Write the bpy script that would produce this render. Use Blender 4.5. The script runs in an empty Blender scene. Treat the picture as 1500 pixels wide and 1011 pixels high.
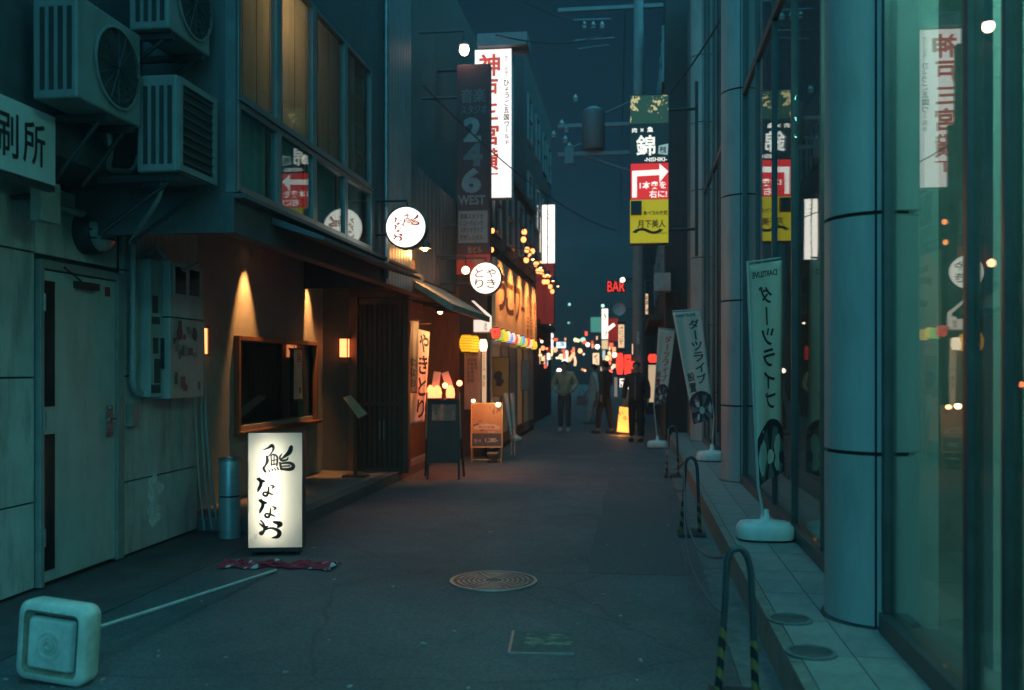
import bpy, bmesh, math, random
from mathutils import Vector, Matrix
random.seed(7)
rad = math.radians
scene = bpy.context.scene
COL = scene.collection

# ------------------------------------------------------------------ camera
FPX = 1375.0                       # focal length in pixels of the 1500 px wide photograph
TH = math.atan(180.0 / FPX)        # camera turned left of the street direction (+Y)
CAMH = 1.5
cd = bpy.data.cameras.new('camera'); cam = bpy.data.objects.new('camera', cd); COL.objects.link(cam)
cam.location = (0, 0, CAMH); cam.rotation_euler = (rad(90), 0, TH)
cd.sensor_width = 36; cd.lens = 33.0; cd.shift_y = 34.5 / 1500; cd.clip_start = 0.05; cd.clip_end = 600
cd.dof.use_dof = True; cd.dof.focus_distance = 8.2; cd.dof.aperture_fstop = 1.8      # fast lens wide open at night
scene.camera = cam
# ------------------------------------------------------------------ night sky and the city's diffuse glow
w = bpy.data.worlds.new('World'); scene.world = w; w.use_nodes = True
nt = w.node_tree; bg = nt.nodes['Background']
bg.inputs[0].default_value = (0.0028, 0.0112, 0.023, 1); bg.inputs[1].default_value = 1.0
sl = bpy.data.lights.new('sun', 'SUN'); sl.energy = 5.0; sl.color = (0.08, 0.555, 0.76); sl.angle = rad(140)
so = bpy.data.objects.new('sun', sl); COL.objects.link(so)
so.rotation_euler = Vector((-0.50, 0.55, -1)).to_track_quat('-Z', 'Y').to_euler(); so.location = (0, -5, 12)
vs = scene.view_settings; vs.view_transform = 'Standard'; vs.look = 'None'; vs.exposure = 0; vs.gamma = 1; vs.use_curve_mapping = False
cy = scene.cycles
cy.use_denoising = True; cy.use_adaptive_sampling = True; cy.adaptive_threshold = .02; cy.max_bounces = 5; cy.transparent_max_bounces = 12; cy.sample_clamp_indirect = 1.5
cy.caustics_reflective = False; cy.caustics_refractive = False; cy.use_light_tree = True

# ------------------------------------------------------------------ calibration: pixel of the photograph + known plane -> point of the place
def ray(u, v):
    t = (u - 750) / FPX
    return Vector((-math.sin(TH) + math.cos(TH) * t, math.cos(TH) + math.sin(TH) * t, -(v - 540) / FPX))
def _at(u, v, ax, val):
    d = ray(u, v); s = (val - (CAMH if ax == 2 else 0)) / d[ax]
    return Vector((d.x * s, d.y * s, CAMH + d.z * s))
def atX(u, v, X): return _at(u, v, 0, X)
def atY(u, v, Y): return _at(u, v, 1, Y)
def atZ(u, v, Z=0.0): return _at(u, v, 2, Z)

# ------------------------------------------------------------------ materials
MATS = {}
def _nt(name):
    m = bpy.data.materials.new(name); m.use_nodes = True; MATS[name] = m
    return m, m.node_tree.nodes, m.node_tree.links
def paint(name, col, rough=.6, metal=0., var=.25, scale=6., bump=.0, bscale=60., dirt=0., stretch=(1, 1, 1), spec=.5):
    if name in MATS: return MATS[name]
    m, N, L = _nt(name); b = N['Principled BSDF']
    b.inputs['Roughness'].default_value = rough; b.inputs['Metallic'].default_value = metal
    b.inputs['Specular IOR Level'].default_value = spec
    tc = N.new('ShaderNodeTexCoord'); mp = N.new('ShaderNodeMapping'); mp.inputs['Scale'].default_value = stretch
    L.new(tc.outputs['Object'], mp.inputs[0])
    nz = N.new('ShaderNodeTexNoise'); nz.inputs['Scale'].default_value = scale; nz.inputs['Detail'].default_value = 6; nz.inputs['Roughness'].default_value = .65
    L.new(mp.outputs[0], nz.inputs[0])
    cr = N.new('ShaderNodeValToRGB'); cr.color_ramp.elements[0].position = .3; cr.color_ramp.elements[1].position = .72
    lo = [c * (1 - var) for c in col]; hi = [min(1, c * (1 + var * .7)) for c in col]
    cr.color_ramp.elements[0].color = (*lo, 1); cr.color_ramp.elements[1].color = (*hi, 1)
    L.new(nz.outputs[0], cr.inputs[0]); out = cr.outputs[0]
    if dirt > 0:
        n2 = N.new('ShaderNodeTexNoise'); n2.inputs['Scale'].default_value = 2.1; n2.inputs['Detail'].default_value = 9; n2.inputs['Roughness'].default_value = .7
        mp2 = N.new('ShaderNodeMapping'); mp2.inputs['Scale'].default_value = (3, 3, .55); L.new(tc.outputs['Object'], mp2.inputs[0]); L.new(mp2.outputs[0], n2.inputs[0])
        r2 = N.new('ShaderNodeValToRGB'); r2.color_ramp.elements[0].position = .48; r2.color_ramp.elements[1].position = .72
        r2.color_ramp.elements[0].color = (0, 0, 0, 1); r2.color_ramp.elements[1].color = (dirt, dirt, dirt, 1)
        L.new(n2.outputs[0], r2.inputs[0])
        mx = N.new('ShaderNodeMixRGB'); mx.inputs[2].default_value = (*[c * .35 for c in col], 1)
        L.new(r2.outputs[0], mx.inputs[0]); L.new(out, mx.inputs[1]); out = mx.outputs[0]
    L.new(out, b.inputs['Base Color'])
    if bump > 0:
        n3 = N.new('ShaderNodeTexNoise'); n3.inputs['Scale'].default_value = bscale; n3.inputs['Detail'].default_value = 4
        L.new(mp.outputs[0], n3.inputs[0])
        bp = N.new('ShaderNodeBump'); bp.inputs['Strength'].default_value = bump; bp.inputs['Distance'].default_value = .01
        L.new(n3.outputs[0], bp.inputs['Height']); L.new(bp.outputs[0], b.inputs['Normal'])
    rr = N.new('ShaderNodeMapRange'); rr.inputs[3].default_value = max(.02, rough - .12); rr.inputs[4].default_value = min(1, rough + .12)
    L.new(nz.outputs[0], rr.inputs[0]); L.new(rr.outputs[0], b.inputs['Roughness'])
    return m
def glow(name, col, strength, base=None):
    if name in MATS: return MATS[name]
    m, N, L = _nt(name); b = N['Principled BSDF']
    b.inputs['Base Color'].default_value = (*(base or [c * .8 for c in col]), 1); b.inputs['Roughness'].default_value = .45
    b.inputs['Emission Color'].default_value = (*col, 1); b.inputs['Emission Strength'].default_value = strength
    return m
def print_glow(name, cols, strength, scale=9.):
    """back-lit printed photograph: coloured blotches"""
    if name in MATS: return MATS[name]
    m, N, L = _nt(name); b = N['Principled BSDF']
    tc = N.new('ShaderNodeTexCoord'); vo = N.new('ShaderNodeTexVoronoi'); vo.inputs['Scale'].default_value = scale
    nz = N.new('ShaderNodeTexNoise'); nz.inputs['Scale'].default_value = scale * .8; nz.inputs['Detail'].default_value = 5
    L.new(tc.outputs['Object'], nz.inputs[0])
    mx = N.new('ShaderNodeMixRGB'); mx.inputs[0].default_value = .35; L.new(tc.outputs['Object'], mx.inputs[1]); L.new(nz.outputs['Color'], mx.inputs[2])
    L.new(mx.outputs[0], vo.inputs[0])
    sp = N.new('ShaderNodeSeparateColor'); L.new(vo.outputs['Color'], sp.inputs[0])
    cr = N.new('ShaderNodeValToRGB'); cr.color_ramp.interpolation = 'CONSTANT'
    for i, c in enumerate(cols):
        e = cr.color_ramp.elements[i] if i < 2 else cr.color_ramp.elements.new(0)
        e.position = i / len(cols); e.color = (*c, 1)
    L.new(sp.outputs[0], cr.inputs[0]); L.new(cr.outputs[0], b.inputs['Base Color']); L.new(cr.outputs[0], b.inputs['Emission Color'])
    b.inputs['Emission Strength'].default_value = strength
    return m
def translucent(name, col, amount=.6):
    if name in MATS: return MATS[name]
    m, N, L = _nt(name); N.remove(N['Principled BSDF'])
    d = N.new('ShaderNodeBsdfDiffuse'); t = N.new('ShaderNodeBsdfTranslucent'); x = N.new('ShaderNodeMixShader')
    d.inputs[0].default_value = (*col, 1); t.inputs[0].default_value = (*col, 1); x.inputs[0].default_value = amount
    L.new(d.outputs[0], x.inputs[1]); L.new(t.outputs[0], x.inputs[2]); L.new(x.outputs[0], N['Material Output'].inputs[0])
    return m
def paper_glow(name, col, strength, ribs):
    """lit paper lantern skin with darker bamboo ribs"""
    if name in MATS: return MATS[name]
    m, N, L = _nt(name); b = N['Principled BSDF']
    tc = N.new('ShaderNodeTexCoord'); wv = N.new('ShaderNodeTexWave'); wv.bands_direction = 'Z'; wv.inputs['Scale'].default_value = ribs; wv.inputs['Distortion'].default_value = .3
    L.new(tc.outputs['Object'], wv.inputs[0]); cr = N.new('ShaderNodeValToRGB'); cr.color_ramp.elements[0].position = .08; cr.color_ramp.elements[1].position = .45
    cr.color_ramp.elements[0].color = (*[c * f for c, f in zip(col, (.55, .4, .35))], 1); cr.color_ramp.elements[1].color = (*col, 1)
    L.new(wv.outputs[0], cr.inputs[0]); L.new(cr.outputs[0], b.inputs['Emission Color']); L.new(cr.outputs[0], b.inputs['Base Color']); b.inputs['Emission Strength'].default_value = strength
    return m
def sheet(name, m, parent, p, ux, uy):
    p, ux, uy = Vector(p), Vector(ux), Vector(uy)
    return MB().add([p, p + ux, p + ux + uy, p + uy], [(0, 1, 2, 3)]).obj(name, m, parent, fix=False)
def glass(name, tint=(.8, .92, .9), ior=1.5, rough=0.0):
    if name in MATS: return MATS[name]
    m, N, L = _nt(name); N.remove(N['Principled BSDF'])
    t = N.new('ShaderNodeBsdfTransparent'); g = N.new('ShaderNodeBsdfGlossy'); x = N.new('ShaderNodeMixShader'); lw = N.new('ShaderNodeLayerWeight'); pw = N.new('ShaderNodeMath'); fr = N.new('ShaderNodeMath')
    t.inputs[0].default_value = (*tint, 1); g.inputs['Roughness'].default_value = rough; lw.inputs[0].default_value = .5
    pw.operation = 'POWER'; pw.inputs[1].default_value = 5; fr.operation = 'MULTIPLY_ADD'; fr.inputs[1].default_value = .96; fr.inputs[2].default_value = .04   # Schlick, the same from both sides
    L.new(lw.outputs['Facing'], pw.inputs[0]); L.new(pw.outputs[0], fr.inputs[0])
    # faint waviness of real panes
    tc = N.new('ShaderNodeTexCoord'); nz = N.new('ShaderNodeTexNoise'); nz.inputs['Scale'].default_value = 1.6; L.new(tc.outputs['Object'], nz.inputs[0])
    bp = N.new('ShaderNodeBump'); bp.inputs['Strength'].default_value = .02; bp.inputs['Distance'].default_value = .02; L.new(nz.outputs[0], bp.inputs['Height']); L.new(bp.outputs[0], g.inputs['Normal'])
    L.new(fr.outputs[0], x.inputs[0]); L.new(t.outputs[0], x.inputs[1]); L.new(g.outputs[0], x.inputs[2]); L.new(x.outputs[0], N['Material Output'].inputs[0])
    return m
def asphalt():
    m, N, L = _nt('asphalt'); b = N['Principled BSDF']
    tc = N.new('ShaderNodeTexCoord')
    n1 = N.new('ShaderNodeTexNoise'); n1.inputs['Scale'].default_value = .7; n1.inputs['Detail'].default_value = 8; n1.inputs['Roughness'].default_value = .6
    n2 = N.new('ShaderNodeTexNoise'); n2.inputs['Scale'].default_value = 62; n2.inputs['Detail'].default_value = 6; n2.inputs['Roughness'].default_value = .8
    vo = N.new('ShaderNodeTexVoronoi'); vo.inputs['Scale'].default_value = 130
    n4 = N.new('ShaderNodeTexNoise'); n4.inputs['Scale'].default_value = 3.2; n4.inputs['Detail'].default_value = 4
    for n in (n1, n2, vo, n4): L.new(tc.outputs['Object'], n.inputs[0])
    r1 = N.new('ShaderNodeValToRGB'); r1.color_ramp.elements[0].position = .3; r1.color_ramp.elements[1].position = .75
    r1.color_ramp.elements[0].color = (.056, .060, .066, 1); r1.color_ramp.elements[1].color = (.120, .127, .134, 1)
    L.new(n1.outputs[0], r1.inputs[0])
    r2 = N.new('ShaderNodeValToRGB'); r2.color_ramp.elements[0].position = .3; r2.color_ramp.elements[1].position = .75
    r2.color_ramp.elements[0].color = (.22, .22, .22, 1); r2.color_ramp.elements[1].color = (2.0, 2.0, 2.0, 1); L.new(n2.outputs[0], r2.inputs[0])
    mu = N.new('ShaderNodeMixRGB'); mu.blend_type = 'MULTIPLY'; mu.inputs[0].default_value = 1
    L.new(r1.outputs[0], mu.inputs[1]); L.new(r2.outputs[0], mu.inputs[2])
    # old oil and gum spots
    v2 = N.new('ShaderNodeTexVoronoi'); v2.inputs['Scale'].default_value = 2.3; L.new(tc.outputs['Object'], v2.inputs[0])
    r3 = N.new('ShaderNodeValToRGB'); r3.color_ramp.elements[0].position = .02; r3.color_ramp.elements[1].position = .06
    r3.color_ramp.elements[0].color = (1.5, 1.5, 1.5, 1); r3.color_ramp.elements[1].color = (1, 1, 1, 1); L.new(v2.outputs['Distance'], r3.inputs[0])
    m2 = N.new('ShaderNodeMixRGB'); m2.blend_type = 'MULTIPLY'; m2.inputs[0].default_value = 1; L.new(mu.outputs[0], m2.inputs[1]); L.new(r3.outputs[0], m2.inputs[2])
    # hairline cracks, broken up by noise
    v3 = N.new('ShaderNodeTexVoronoi'); v3.feature = 'DISTANCE_TO_EDGE'; v3.inputs['Scale'].default_value = .75
    n5 = N.new('ShaderNodeTexNoise'); n5.inputs['Scale'].default_value = 2.2; n5.inputs['Detail'].default_value = 6; L.new(tc.outputs['Object'], n5.inputs[0])
    w5 = N.new('ShaderNodeMixRGB'); w5.inputs[0].default_value = .16; L.new(tc.outputs['Object'], w5.inputs[1]); L.new(n5.outputs['Color'], w5.inputs[2]); L.new(w5.outputs[0], v3.inputs[0])
    r5 = N.new('ShaderNodeValToRGB'); r5.color_ramp.elements[0].position = .002; r5.color_ramp.elements[1].position = .010
    r5.color_ramp.elements[0].color = (.4, .4, .4, 1); r5.color_ramp.elements[1].color = (1, 1, 1, 1); L.new(v3.outputs['Distance'], r5.inputs[0])
    m5 = N.new('ShaderNodeMixRGB'); m5.blend_type = 'MULTIPLY'; L.new(n1.outputs[0], m5.inputs[0]); L.new(m2.outputs[0], m5.inputs[1]); L.new(r5.outputs[0], m5.inputs[2]); m2 = m5
    L.new(m2.outputs[0], b.inputs['Base Color'])
    rr = N.new('ShaderNodeMapRange'); rr.inputs[3].default_value = .55; rr.inputs[4].default_value = .85; L.new(n4.outputs[0], rr.inputs[0]); L.new(rr.outputs[0], b.inputs['Roughness'])
    bp = N.new('ShaderNodeBump'); bp.inputs['Strength'].default_value = .5; bp.inputs['Distance'].default_value = .006
    L.new(vo.outputs['Distance'], bp.inputs['Height']); L.new(bp.outputs[0], b.inputs['Normal'])
    return m

# ------------------------------------------------------------------ mesh building (all coordinates are world coordinates of the place)
BASE = {}
class MB:
    def __init__(s): s.v = []; s.f = []; s.sm = []
    def add(s, vs, fs, smooth=False):
        o = len(s.v); s.v += [Vector(p) for p in vs]; s.f += [[o + i for i in f] for f in fs]; s.sm += [smooth] * len(fs); return s
    def box(s, x0, y0, z0, x1, y1, z1, M=None):
        x0, x1 = sorted((x0, x1)); y0, y1 = sorted((y0, y1)); z0, z1 = sorted((z0, z1))
        p = [Vector(q) for q in ((x0, y0, z0), (x1, y0, z0), (x1, y1, z0), (x0, y1, z0), (x0, y0, z1), (x1, y0, z1), (x1, y1, z1), (x0, y1, z1))]
        if M: p = [M @ q for q in p]
        return s.add(p, [(0, 3, 2, 1), (4, 5, 6, 7), (0, 1, 5, 4), (1, 2, 6, 5), (2, 3, 7, 6), (3, 0, 4, 7)])
    def tube(s, pts, r, n=8, caps=True, r1=None):
        pts = [Vector(p) for p in pts]; k = len(pts)
        t0 = (pts[1] - pts[0]).normalized(); up = Vector((0, 0, 1)) if abs(t0.z) < .9 else Vector((1, 0, 0))
        nrm = t0.cross(up).normalized(); vs = []
        for i, p in enumerate(pts):
            t = (pts[min(i + 1, k - 1)] - pts[max(i - 1, 0)]).normalized()
            nrm = (nrm - t * nrm.dot(t)).normalized(); bn = t.cross(nrm)
            rr = r if r1 is None else r + (r1 - r) * i / (k - 1)
            for j in range(n):
                a = 2 * math.pi * j / n; vs.append(p + (nrm * math.cos(a) + bn * math.sin(a)) * rr)
        fs = [(i * n + j, i * n + (j + 1) % n, (i + 1) * n + (j + 1) % n, (i + 1) * n + j) for i in range(k - 1) for j in range(n)]
        s.add(vs, fs, True)
        if caps:
            o = len(s.v) - k * n
            s.f += [[o + j for j in reversed(range(n))], [o + (k - 1) * n + j for j in range(n)]]; s.sm += [False, False]
        return s
    def lathe(s, prof, c=(0, 0, 0), n=24, M=None, smooth=True, caps=True):
        c = Vector(c); vs = []
        for r, z in prof:
            for j in range(n):
                a = 2 * math.pi * j / n; p = Vector((r * math.cos(a), r * math.sin(a), z)); vs.append((M @ p if M else p) + c)
        k = len(prof)
        fs = [(i * n + j, i * n + (j + 1) % n, (i + 1) * n + (j + 1) % n, (i + 1) * n + j) for i in range(k - 1) for j in range(n)]
        s.add(vs, fs, smooth); o = len(s.v) - k * n
        if not caps: return s
        if prof[0][0] > 1e-6: s.f.append([o + j for j in reversed(range(n))]); s.sm.append(False)
        if prof[-1][0] > 1e-6: s.f.append([o + (k - 1) * n + j for j in range(n)]); s.sm.append(False)
        return s
    def ball(s, c, r, sc=(1, 1, 1), n=14, k=9):
        prof = [(max(1e-7, r * math.sin(math.pi * i / k)), -r * math.cos(math.pi * i / k)) for i in range(k + 1)]
        return s.lathe(prof, c, n, Matrix.Diagonal((*sc, 1)).to_3x3())
    def prism(s, poly, o, ux, uy, d):
        """2-D outline swept by vector d"""
        o, ux, uy, d = Vector(o), Vector(ux), Vector(uy), Vector(d); n = len(poly)
        a = [o + ux * x + uy * y for x, y in poly]
        return s.add(a + [p + d for p in a], [list(reversed(range(n))), list(range(n, 2 * n))] + [(i, (i + 1) % n, n + (i + 1) % n, n + i) for i in range(n)])
    def grid(s, fn, nu, nv, thick=None):
        vs = [Vector(fn(i / nu, j / nv)) for j in range(nv + 1) for i in range(nu + 1)]
        fs = [(j * (nu + 1) + i, j * (nu + 1) + i + 1, (j + 1) * (nu + 1) + i + 1, (j + 1) * (nu + 1) + i) for j in range(nv) for i in range(nu)]
        return s.add(vs, fs, True)
    def mesh(s, name, base):
        me = bpy.data.meshes.new(name); me.from_pydata([p - base for p in s.v], [], s.f); me.update()
        if any(s.sm):
            me.polygons.foreach_set('use_smooth', s.sm); me.set_sharp_from_angle(angle=rad(65))
        return me
    def obj(s, name, m, parent=None, bevel=0, solid=0, fix=True, props=None):
        if parent is not None: base = BASE[parent.name]
        else:
            xs = [p.x for p in s.v]; ys = [p.y for p in s.v]; zs = [p.z for p in s.v]
            base = Vector(((min(xs) + max(xs)) / 2, (min(ys) + max(ys)) / 2, min(zs)))
        me = s.mesh(name, base); me.materials.append(m)
        if fix:
            b = bmesh.new(); b.from_mesh(me); bmesh.ops.recalc_face_normals(b, faces=b.faces); b.to_mesh(me); b.free()
        o = bpy.data.objects.new(name, me); COL.objects.link(o); BASE[o.name] = base
        if parent is not None: o.parent = parent
        else: o.location = base
        if bevel:
            bv = o.modifiers.new('bevel', 'BEVEL'); bv.width = bevel; bv.segments = 2; bv.limit_method = 'ANGLE'; bv.angle_limit = rad(40)
        if solid:
            sd = o.modifiers.new('solid', 'SOLIDIFY'); sd.thickness = solid; sd.offset = 0
        if props:
            for k2, v2 in props.items(): o[k2] = v2
        return o
def tag(o, label, cat, group=None):
    o['label'] = label; o['category'] = cat
    if group: o['group'] = group
    return o
def struct(o): o['kind'] = 'structure'; return o
def thing(name, label, cat, loc, group=None):
    o = bpy.data.objects.new(name, None); COL.objects.link(o); o.location = loc; BASE[o.name] = Vector(loc); o.empty_display_size = .2
    return tag(o, label, cat, group)
def tubes(name, m, parent, lst, n=8):
    for pts, r in lst: MB().tube(pts, r, n).obj(name, m, parent)
def box(name, m, parent, *c, bevel=0): return MB().box(*c).obj(name, m, parent, bevel)
def dup(root, loc, rotz=0, label=None, group=None):
    r = root.copy(); COL.objects.link(r); r.location = loc; r.rotation_euler = (0, 0, rotz); BASE[r.name] = Vector(loc)
    if label: r['label'] = label
    if group: r['group'] = group
    for ch in list(root.children):
        c = ch.copy(); COL.objects.link(c); c.parent = r
        for g in list(ch.children):
            d = g.copy(); COL.objects.link(d); d.parent = c
    return r
def piece(name, me, m, loc, parent, rotz=0):
    o = bpy.data.objects.new(name, me); COL.objects.link(o); o.parent = parent; o.location = Vector(loc) - BASE[parent.name]; o.rotation_euler.z = rotz
    BASE[o.name] = BASE[parent.name]
    return o
def lamp(kind, parent, loc, energy, col, size=.05, **kw):
    l = bpy.data.lights.new('lamp_light', kind); l.energy = energy; l.color = col
    if kind in ('POINT', 'SPOT'): l.shadow_soft_size = size
    for k, v in kw.items():
        if k != 'aim': setattr(l, k, v)
    o = bpy.data.objects.new('lamp_light', l); COL.objects.link(o); o.parent = parent; o.location = Vector(loc) - BASE[parent.name]
    if 'aim' in kw: o.rotation_euler = (Vector(kw['aim']) - Vector(loc)).to_track_quat('-Z', 'Y').to_euler()
    return o

# ------------------------------------------------------------------ lettering
_TX = {}
def glyphs(s, bold=0.0):
    k = (s, bold)
    if k not in _TX:
        c = bpy.data.curves.new('t', 'FONT'); c.body = s; c.offset = bold; c.resolution_u = 3
        o = bpy.data.objects.new('t', c); COL.objects.link(o)
        me = bpy.data.meshes.new_from_object(o.evaluated_get(bpy.context.evaluated_depsgraph_get()))
        vs = [(v.co.x, v.co.y) for v in me.vertices]; fs = [list(p.vertices) for p in me.polygons]
        bpy.data.objects.remove(o); bpy.data.curves.remove(c); bpy.data.meshes.remove(me)
        _TX[k] = (vs, fs)
    return _TX[k]
def fit(s, x, y, w, h, bold=.0, slant=0., keep=False):
    """letters of one run scaled into the rectangle with lower-left corner x, y"""
    vs, fs = glyphs(s, bold)
    if not vs: return [], []
    x0 = min(v[0] for v in vs); x1 = max(v[0] for v in vs); y0 = min(v[1] for v in vs); y1 = max(v[1] for v in vs)
    sx = w / (x1 - x0); sy = h / (y1 - y0)
    if keep:
        sx = sy = min(sx, sy); x += (w - (x1 - x0) * sx) / 2; y += (h - (y1 - y0) * sy) / 2
    return [(x + (a - x0) * sx + slant * (b - y0) * sy, y + (b - y0) * sy) for a, b in vs], fs
def column(s, x, ytop, w, pitch, bold=.0, fill=.86, slant=0.):
    """vertical writing: one character under another"""
    V, Fc = [], []
    for i, ch in enumerate(s):
        if ch in '　 ': continue
        small = ch in 'っゃゅょッャュョ'
        hh = pitch * fill * (.6 if small else 1); ww = w * (.6 if small else 1)
        yb = ytop - (i + 1) * pitch + (pitch - hh) / 2
        if ch == 'ー':
            vs, fs = [(x + w * .43, yb), (x + w * .57, yb), (x + w * .57, yb + hh), (x + w * .43, yb + hh)], [[0, 1, 2, 3]]
        elif ch == '一': vs, fs = fit(ch, x, yb + hh * .45, ww, hh * .12, bold)
        else: vs, fs = fit(ch, x + (w - ww), yb, ww, hh, bold)
        vs = [(a + slant * (b - ytop), b) for a, b in vs]
        o = len(V); V += vs; Fc += [[o + q for q in f] for f in fs]
    return V, Fc
def stroke(pts, dense=5, fat=1.0):
    """brush stroke with swelling width: outline quads"""
    P = []
    n = len(pts)
    for i in range(n - 1):
        p0, p1, p2, p3 = pts[max(i - 1, 0)], pts[i], pts[i + 1], pts[min(i + 2, n - 1)]
        for k in range(dense):
            t = k / dense
            P.append([.5 * ((2 * p1[q]) + (-p0[q] + p2[q]) * t + (2 * p0[q] - 5 * p1[q] + 4 * p2[q] - p3[q]) * t * t + (-p0[q] + 3 * p1[q] - 3 * p2[q] + p3[q]) * t ** 3) for q in range(3)])
    P.append(list(pts[-1])); V, Fc = [], []; m = len(P)
    for i, (x, y, wd) in enumerate(P):
        a, b = P[max(i - 1, 0)], P[min(i + 1, m - 1)]; dx, dy = b[0] - a[0], b[1] - a[1]; l = math.hypot(dx, dy) or 1
        wd = max(wd, 1.5) * .5 * fat; V += [(x - dy / l * wd, y + dx / l * wd), (x + dy / l * wd, y - dx / l * wd)]
    Fc = [[2 * i, 2 * i + 1, 2 * i + 3, 2 * i + 2] for i in range(m - 1)]
    # round ends
    for (x, y, wd) in (P[0], P[-1]):
        o = len(V); r = max(wd, 1.5) * .5 * fat; V += [(x + r * math.cos(a * math.pi / 4), y + r * math.sin(a * math.pi / 4)) for a in range(8)]; Fc.append([o + q for q in range(8)])
    return V, Fc
def lettering(runs, fn, m, parent, name='lettering', thick=0):
    """runs: list of (verts2d, faces); fn maps x, y, level -> world point"""
    b = MB()
    for i, (vs, fs) in enumerate(runs):
        if vs: b.add([fn(x, y, i) for x, y in vs], fs)
    return b.obj(name, m, parent, fix=False)
def plane_map(o, ux, uy, n, off=.003, step=.00015):
    o, ux, uy, n = Vector(o), Vector(ux).normalized(), Vector(uy).normalized(), Vector(n).normalized()
    return lambda x, y, i=0: o + ux * x + uy * y + n * (off + step * i)
FISH = [[(235, 262, 4), (270, 247, 14), (290, 234, 20), (300, 252, 14), (285, 285, 8), (262, 308, 6)],
        [(258, 303, 12), (262, 333, 18), (250, 360, 11), (238, 380, 15), (250, 402, 13)],
        [(283, 300, 8), (300, 291, 10), (322, 305, 12), (324, 335, 12), (321, 362, 10)],
        [(290, 330, 7), (320, 325, 7)], [(288, 356, 8), (321, 352, 8)], [(304, 294, 7), (303, 358, 7)], [(285, 300, 8), (287, 360, 9)],
        [(270, 390, 7), (276, 400, 9)], [(289, 384, 7), (295, 393, 9)], [(307, 381, 7), (313, 391, 9)], [(322, 374, 8), (331, 388, 10)],
        [(412, 244, 22), (402, 275, 27), (376, 300, 18), (350, 320, 8)],
        [(352, 290, 7), (340, 310, 12), (352, 330, 14), (384, 326, 12), (392, 310, 5)],
        [(341, 345, 13), (350, 386, 16)], [(350, 349, 11), (398, 346, 16), (424, 360, 20), (420, 380, 23), (394, 388, 20), (355, 385, 13)], [(358, 367, 9), (402, 365, 10)]]
NA = [[(202, 448, 12), (222, 460, 16), (242, 464, 10)], [(212, 443, 9), (222, 478, 16), (208, 512, 14), (202, 528, 6)],
      [(282, 488, 5), (302, 497, 11), (292, 509, 6)], [(270, 500, 7), (268, 530, 10), (257, 556, 12), (237, 550, 10), (240, 535, 9), (264, 536, 10), (295, 550, 7)]]
O_ = [[(214, 735, 7), (245, 758, 14), (266, 752, 7)],
      [(221, 714, 7), (240, 740, 10), (242, 775, 12), (226, 802, 14), (214, 793, 8), (237, 781, 8), (280, 764, 10), (322, 776, 17), (338, 797, 21), (325, 820, 18), (293, 826, 6)],
      [(303, 726, 12), (343, 738, 24), (330, 756, 14)]]
def brush(strokes, dx=0, dy=0): return [[(x + dx, y + dy, wd) for x, y, wd in st] for st in strokes]

# common materials
M_black = paint('black_paint', (.02, .02, .022), .5)
M_dark = paint('dark_metal', (.05, .055, .06), .45, .5)
M_steel = paint('galvanised_steel', (.35, .37, .38), .42, .8, var=.3, scale=12)
M_ink = paint('ink', (.018, .015, .015), .7, var=.1)
M_red_ink = paint('red_ink', (.45, .05, .03), .7, var=.1)
M_white_plastic = paint('white_plastic', (.72, .72, .68), .45, var=.12, dirt=.4)
# ================================================================== SETTING
M_asph = asphalt()
struct(MB().box(-90, -30, -.3, 90, 220, 0).obj('ground', M_asph))
M_conc = paint('old_concrete', (.17, .17, .165), .85, var=.35, scale=3, bump=.4, bscale=80, dirt=.5)
M_slab = paint('step_stone', (.26, .245, .22), .7, var=.3, scale=5, bump=.2, bscale=50, dirt=.4)
M_patch = paint('asphalt_patch', (.092, .092, .095), .8, var=.45, scale=45, bump=.5, bscale=110)
for k_, (xa, ya, xb, yb) in enumerate(((-.35, 6.9, .38, 12.6), (-2.0, 16.5, -.6, 19.5))):
    rp = random.Random(k_); pl = []
    for (x_, y_, ex, ey) in ((xa, ya, xb, ya), (xb, ya, xb, yb), (xb, yb, xa, yb), (xa, yb, xa, ya)):
        for s_ in range(6): pl.append((x_ + (ex - x_) * s_ / 6 + rp.uniform(-.02, .02), y_ + (ey - y_) * s_ / 6 + rp.uniform(-.02, .02)))
    struct(MB().prism(pl, (0, 0, -.004), (1, 0, 0), (0, 1, 0), (0, 0, .0075)).obj('road_patch', M_patch))
struct(MB().box(.50, -3, -.02, .685, 19.4, .008).obj('gutter', paint('gutter_concrete', (.15, .15, .145), .8, var=.4, scale=12, bump=.3, dirt=.6)))
struct(MB().box(-4.0, -3, -.02, -3.22, 8.2, .006).obj('pavement', paint('side_strip', (.075, .075, .078), .85, var=.4, scale=4, bump=.4, bscale=90)))
# raised step before the restaurants, its stones laid one by one
step = struct(MB().box(-5.2, 8.25, -.02, -3.2, 15.8, .10).obj('kerb_step', M_conc))
sm_ = MB().box(-.49, -.395, 0, .49, .395, .022); me_st = sm_.mesh('stone', Vector()); me_st.materials.append(M_slab)
ks = MB().box(-.075, -.395, -.10, .075, .395, .024); me_ks = ks.mesh('kerb_stone', Vector()); me_ks.materials.append(paint('kerb_granite', (.12, .12, .12), .75, var=.35, scale=20, bump=.3))
for i in range(9):
    y = 8.66 + i * .80
    if y > 15.6: break
    piece('stone', me_st, M_slab, (-3.77, y, .10), step); piece('kerb_stone', me_ks, None, (-3.2, y, .10), step)
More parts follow.
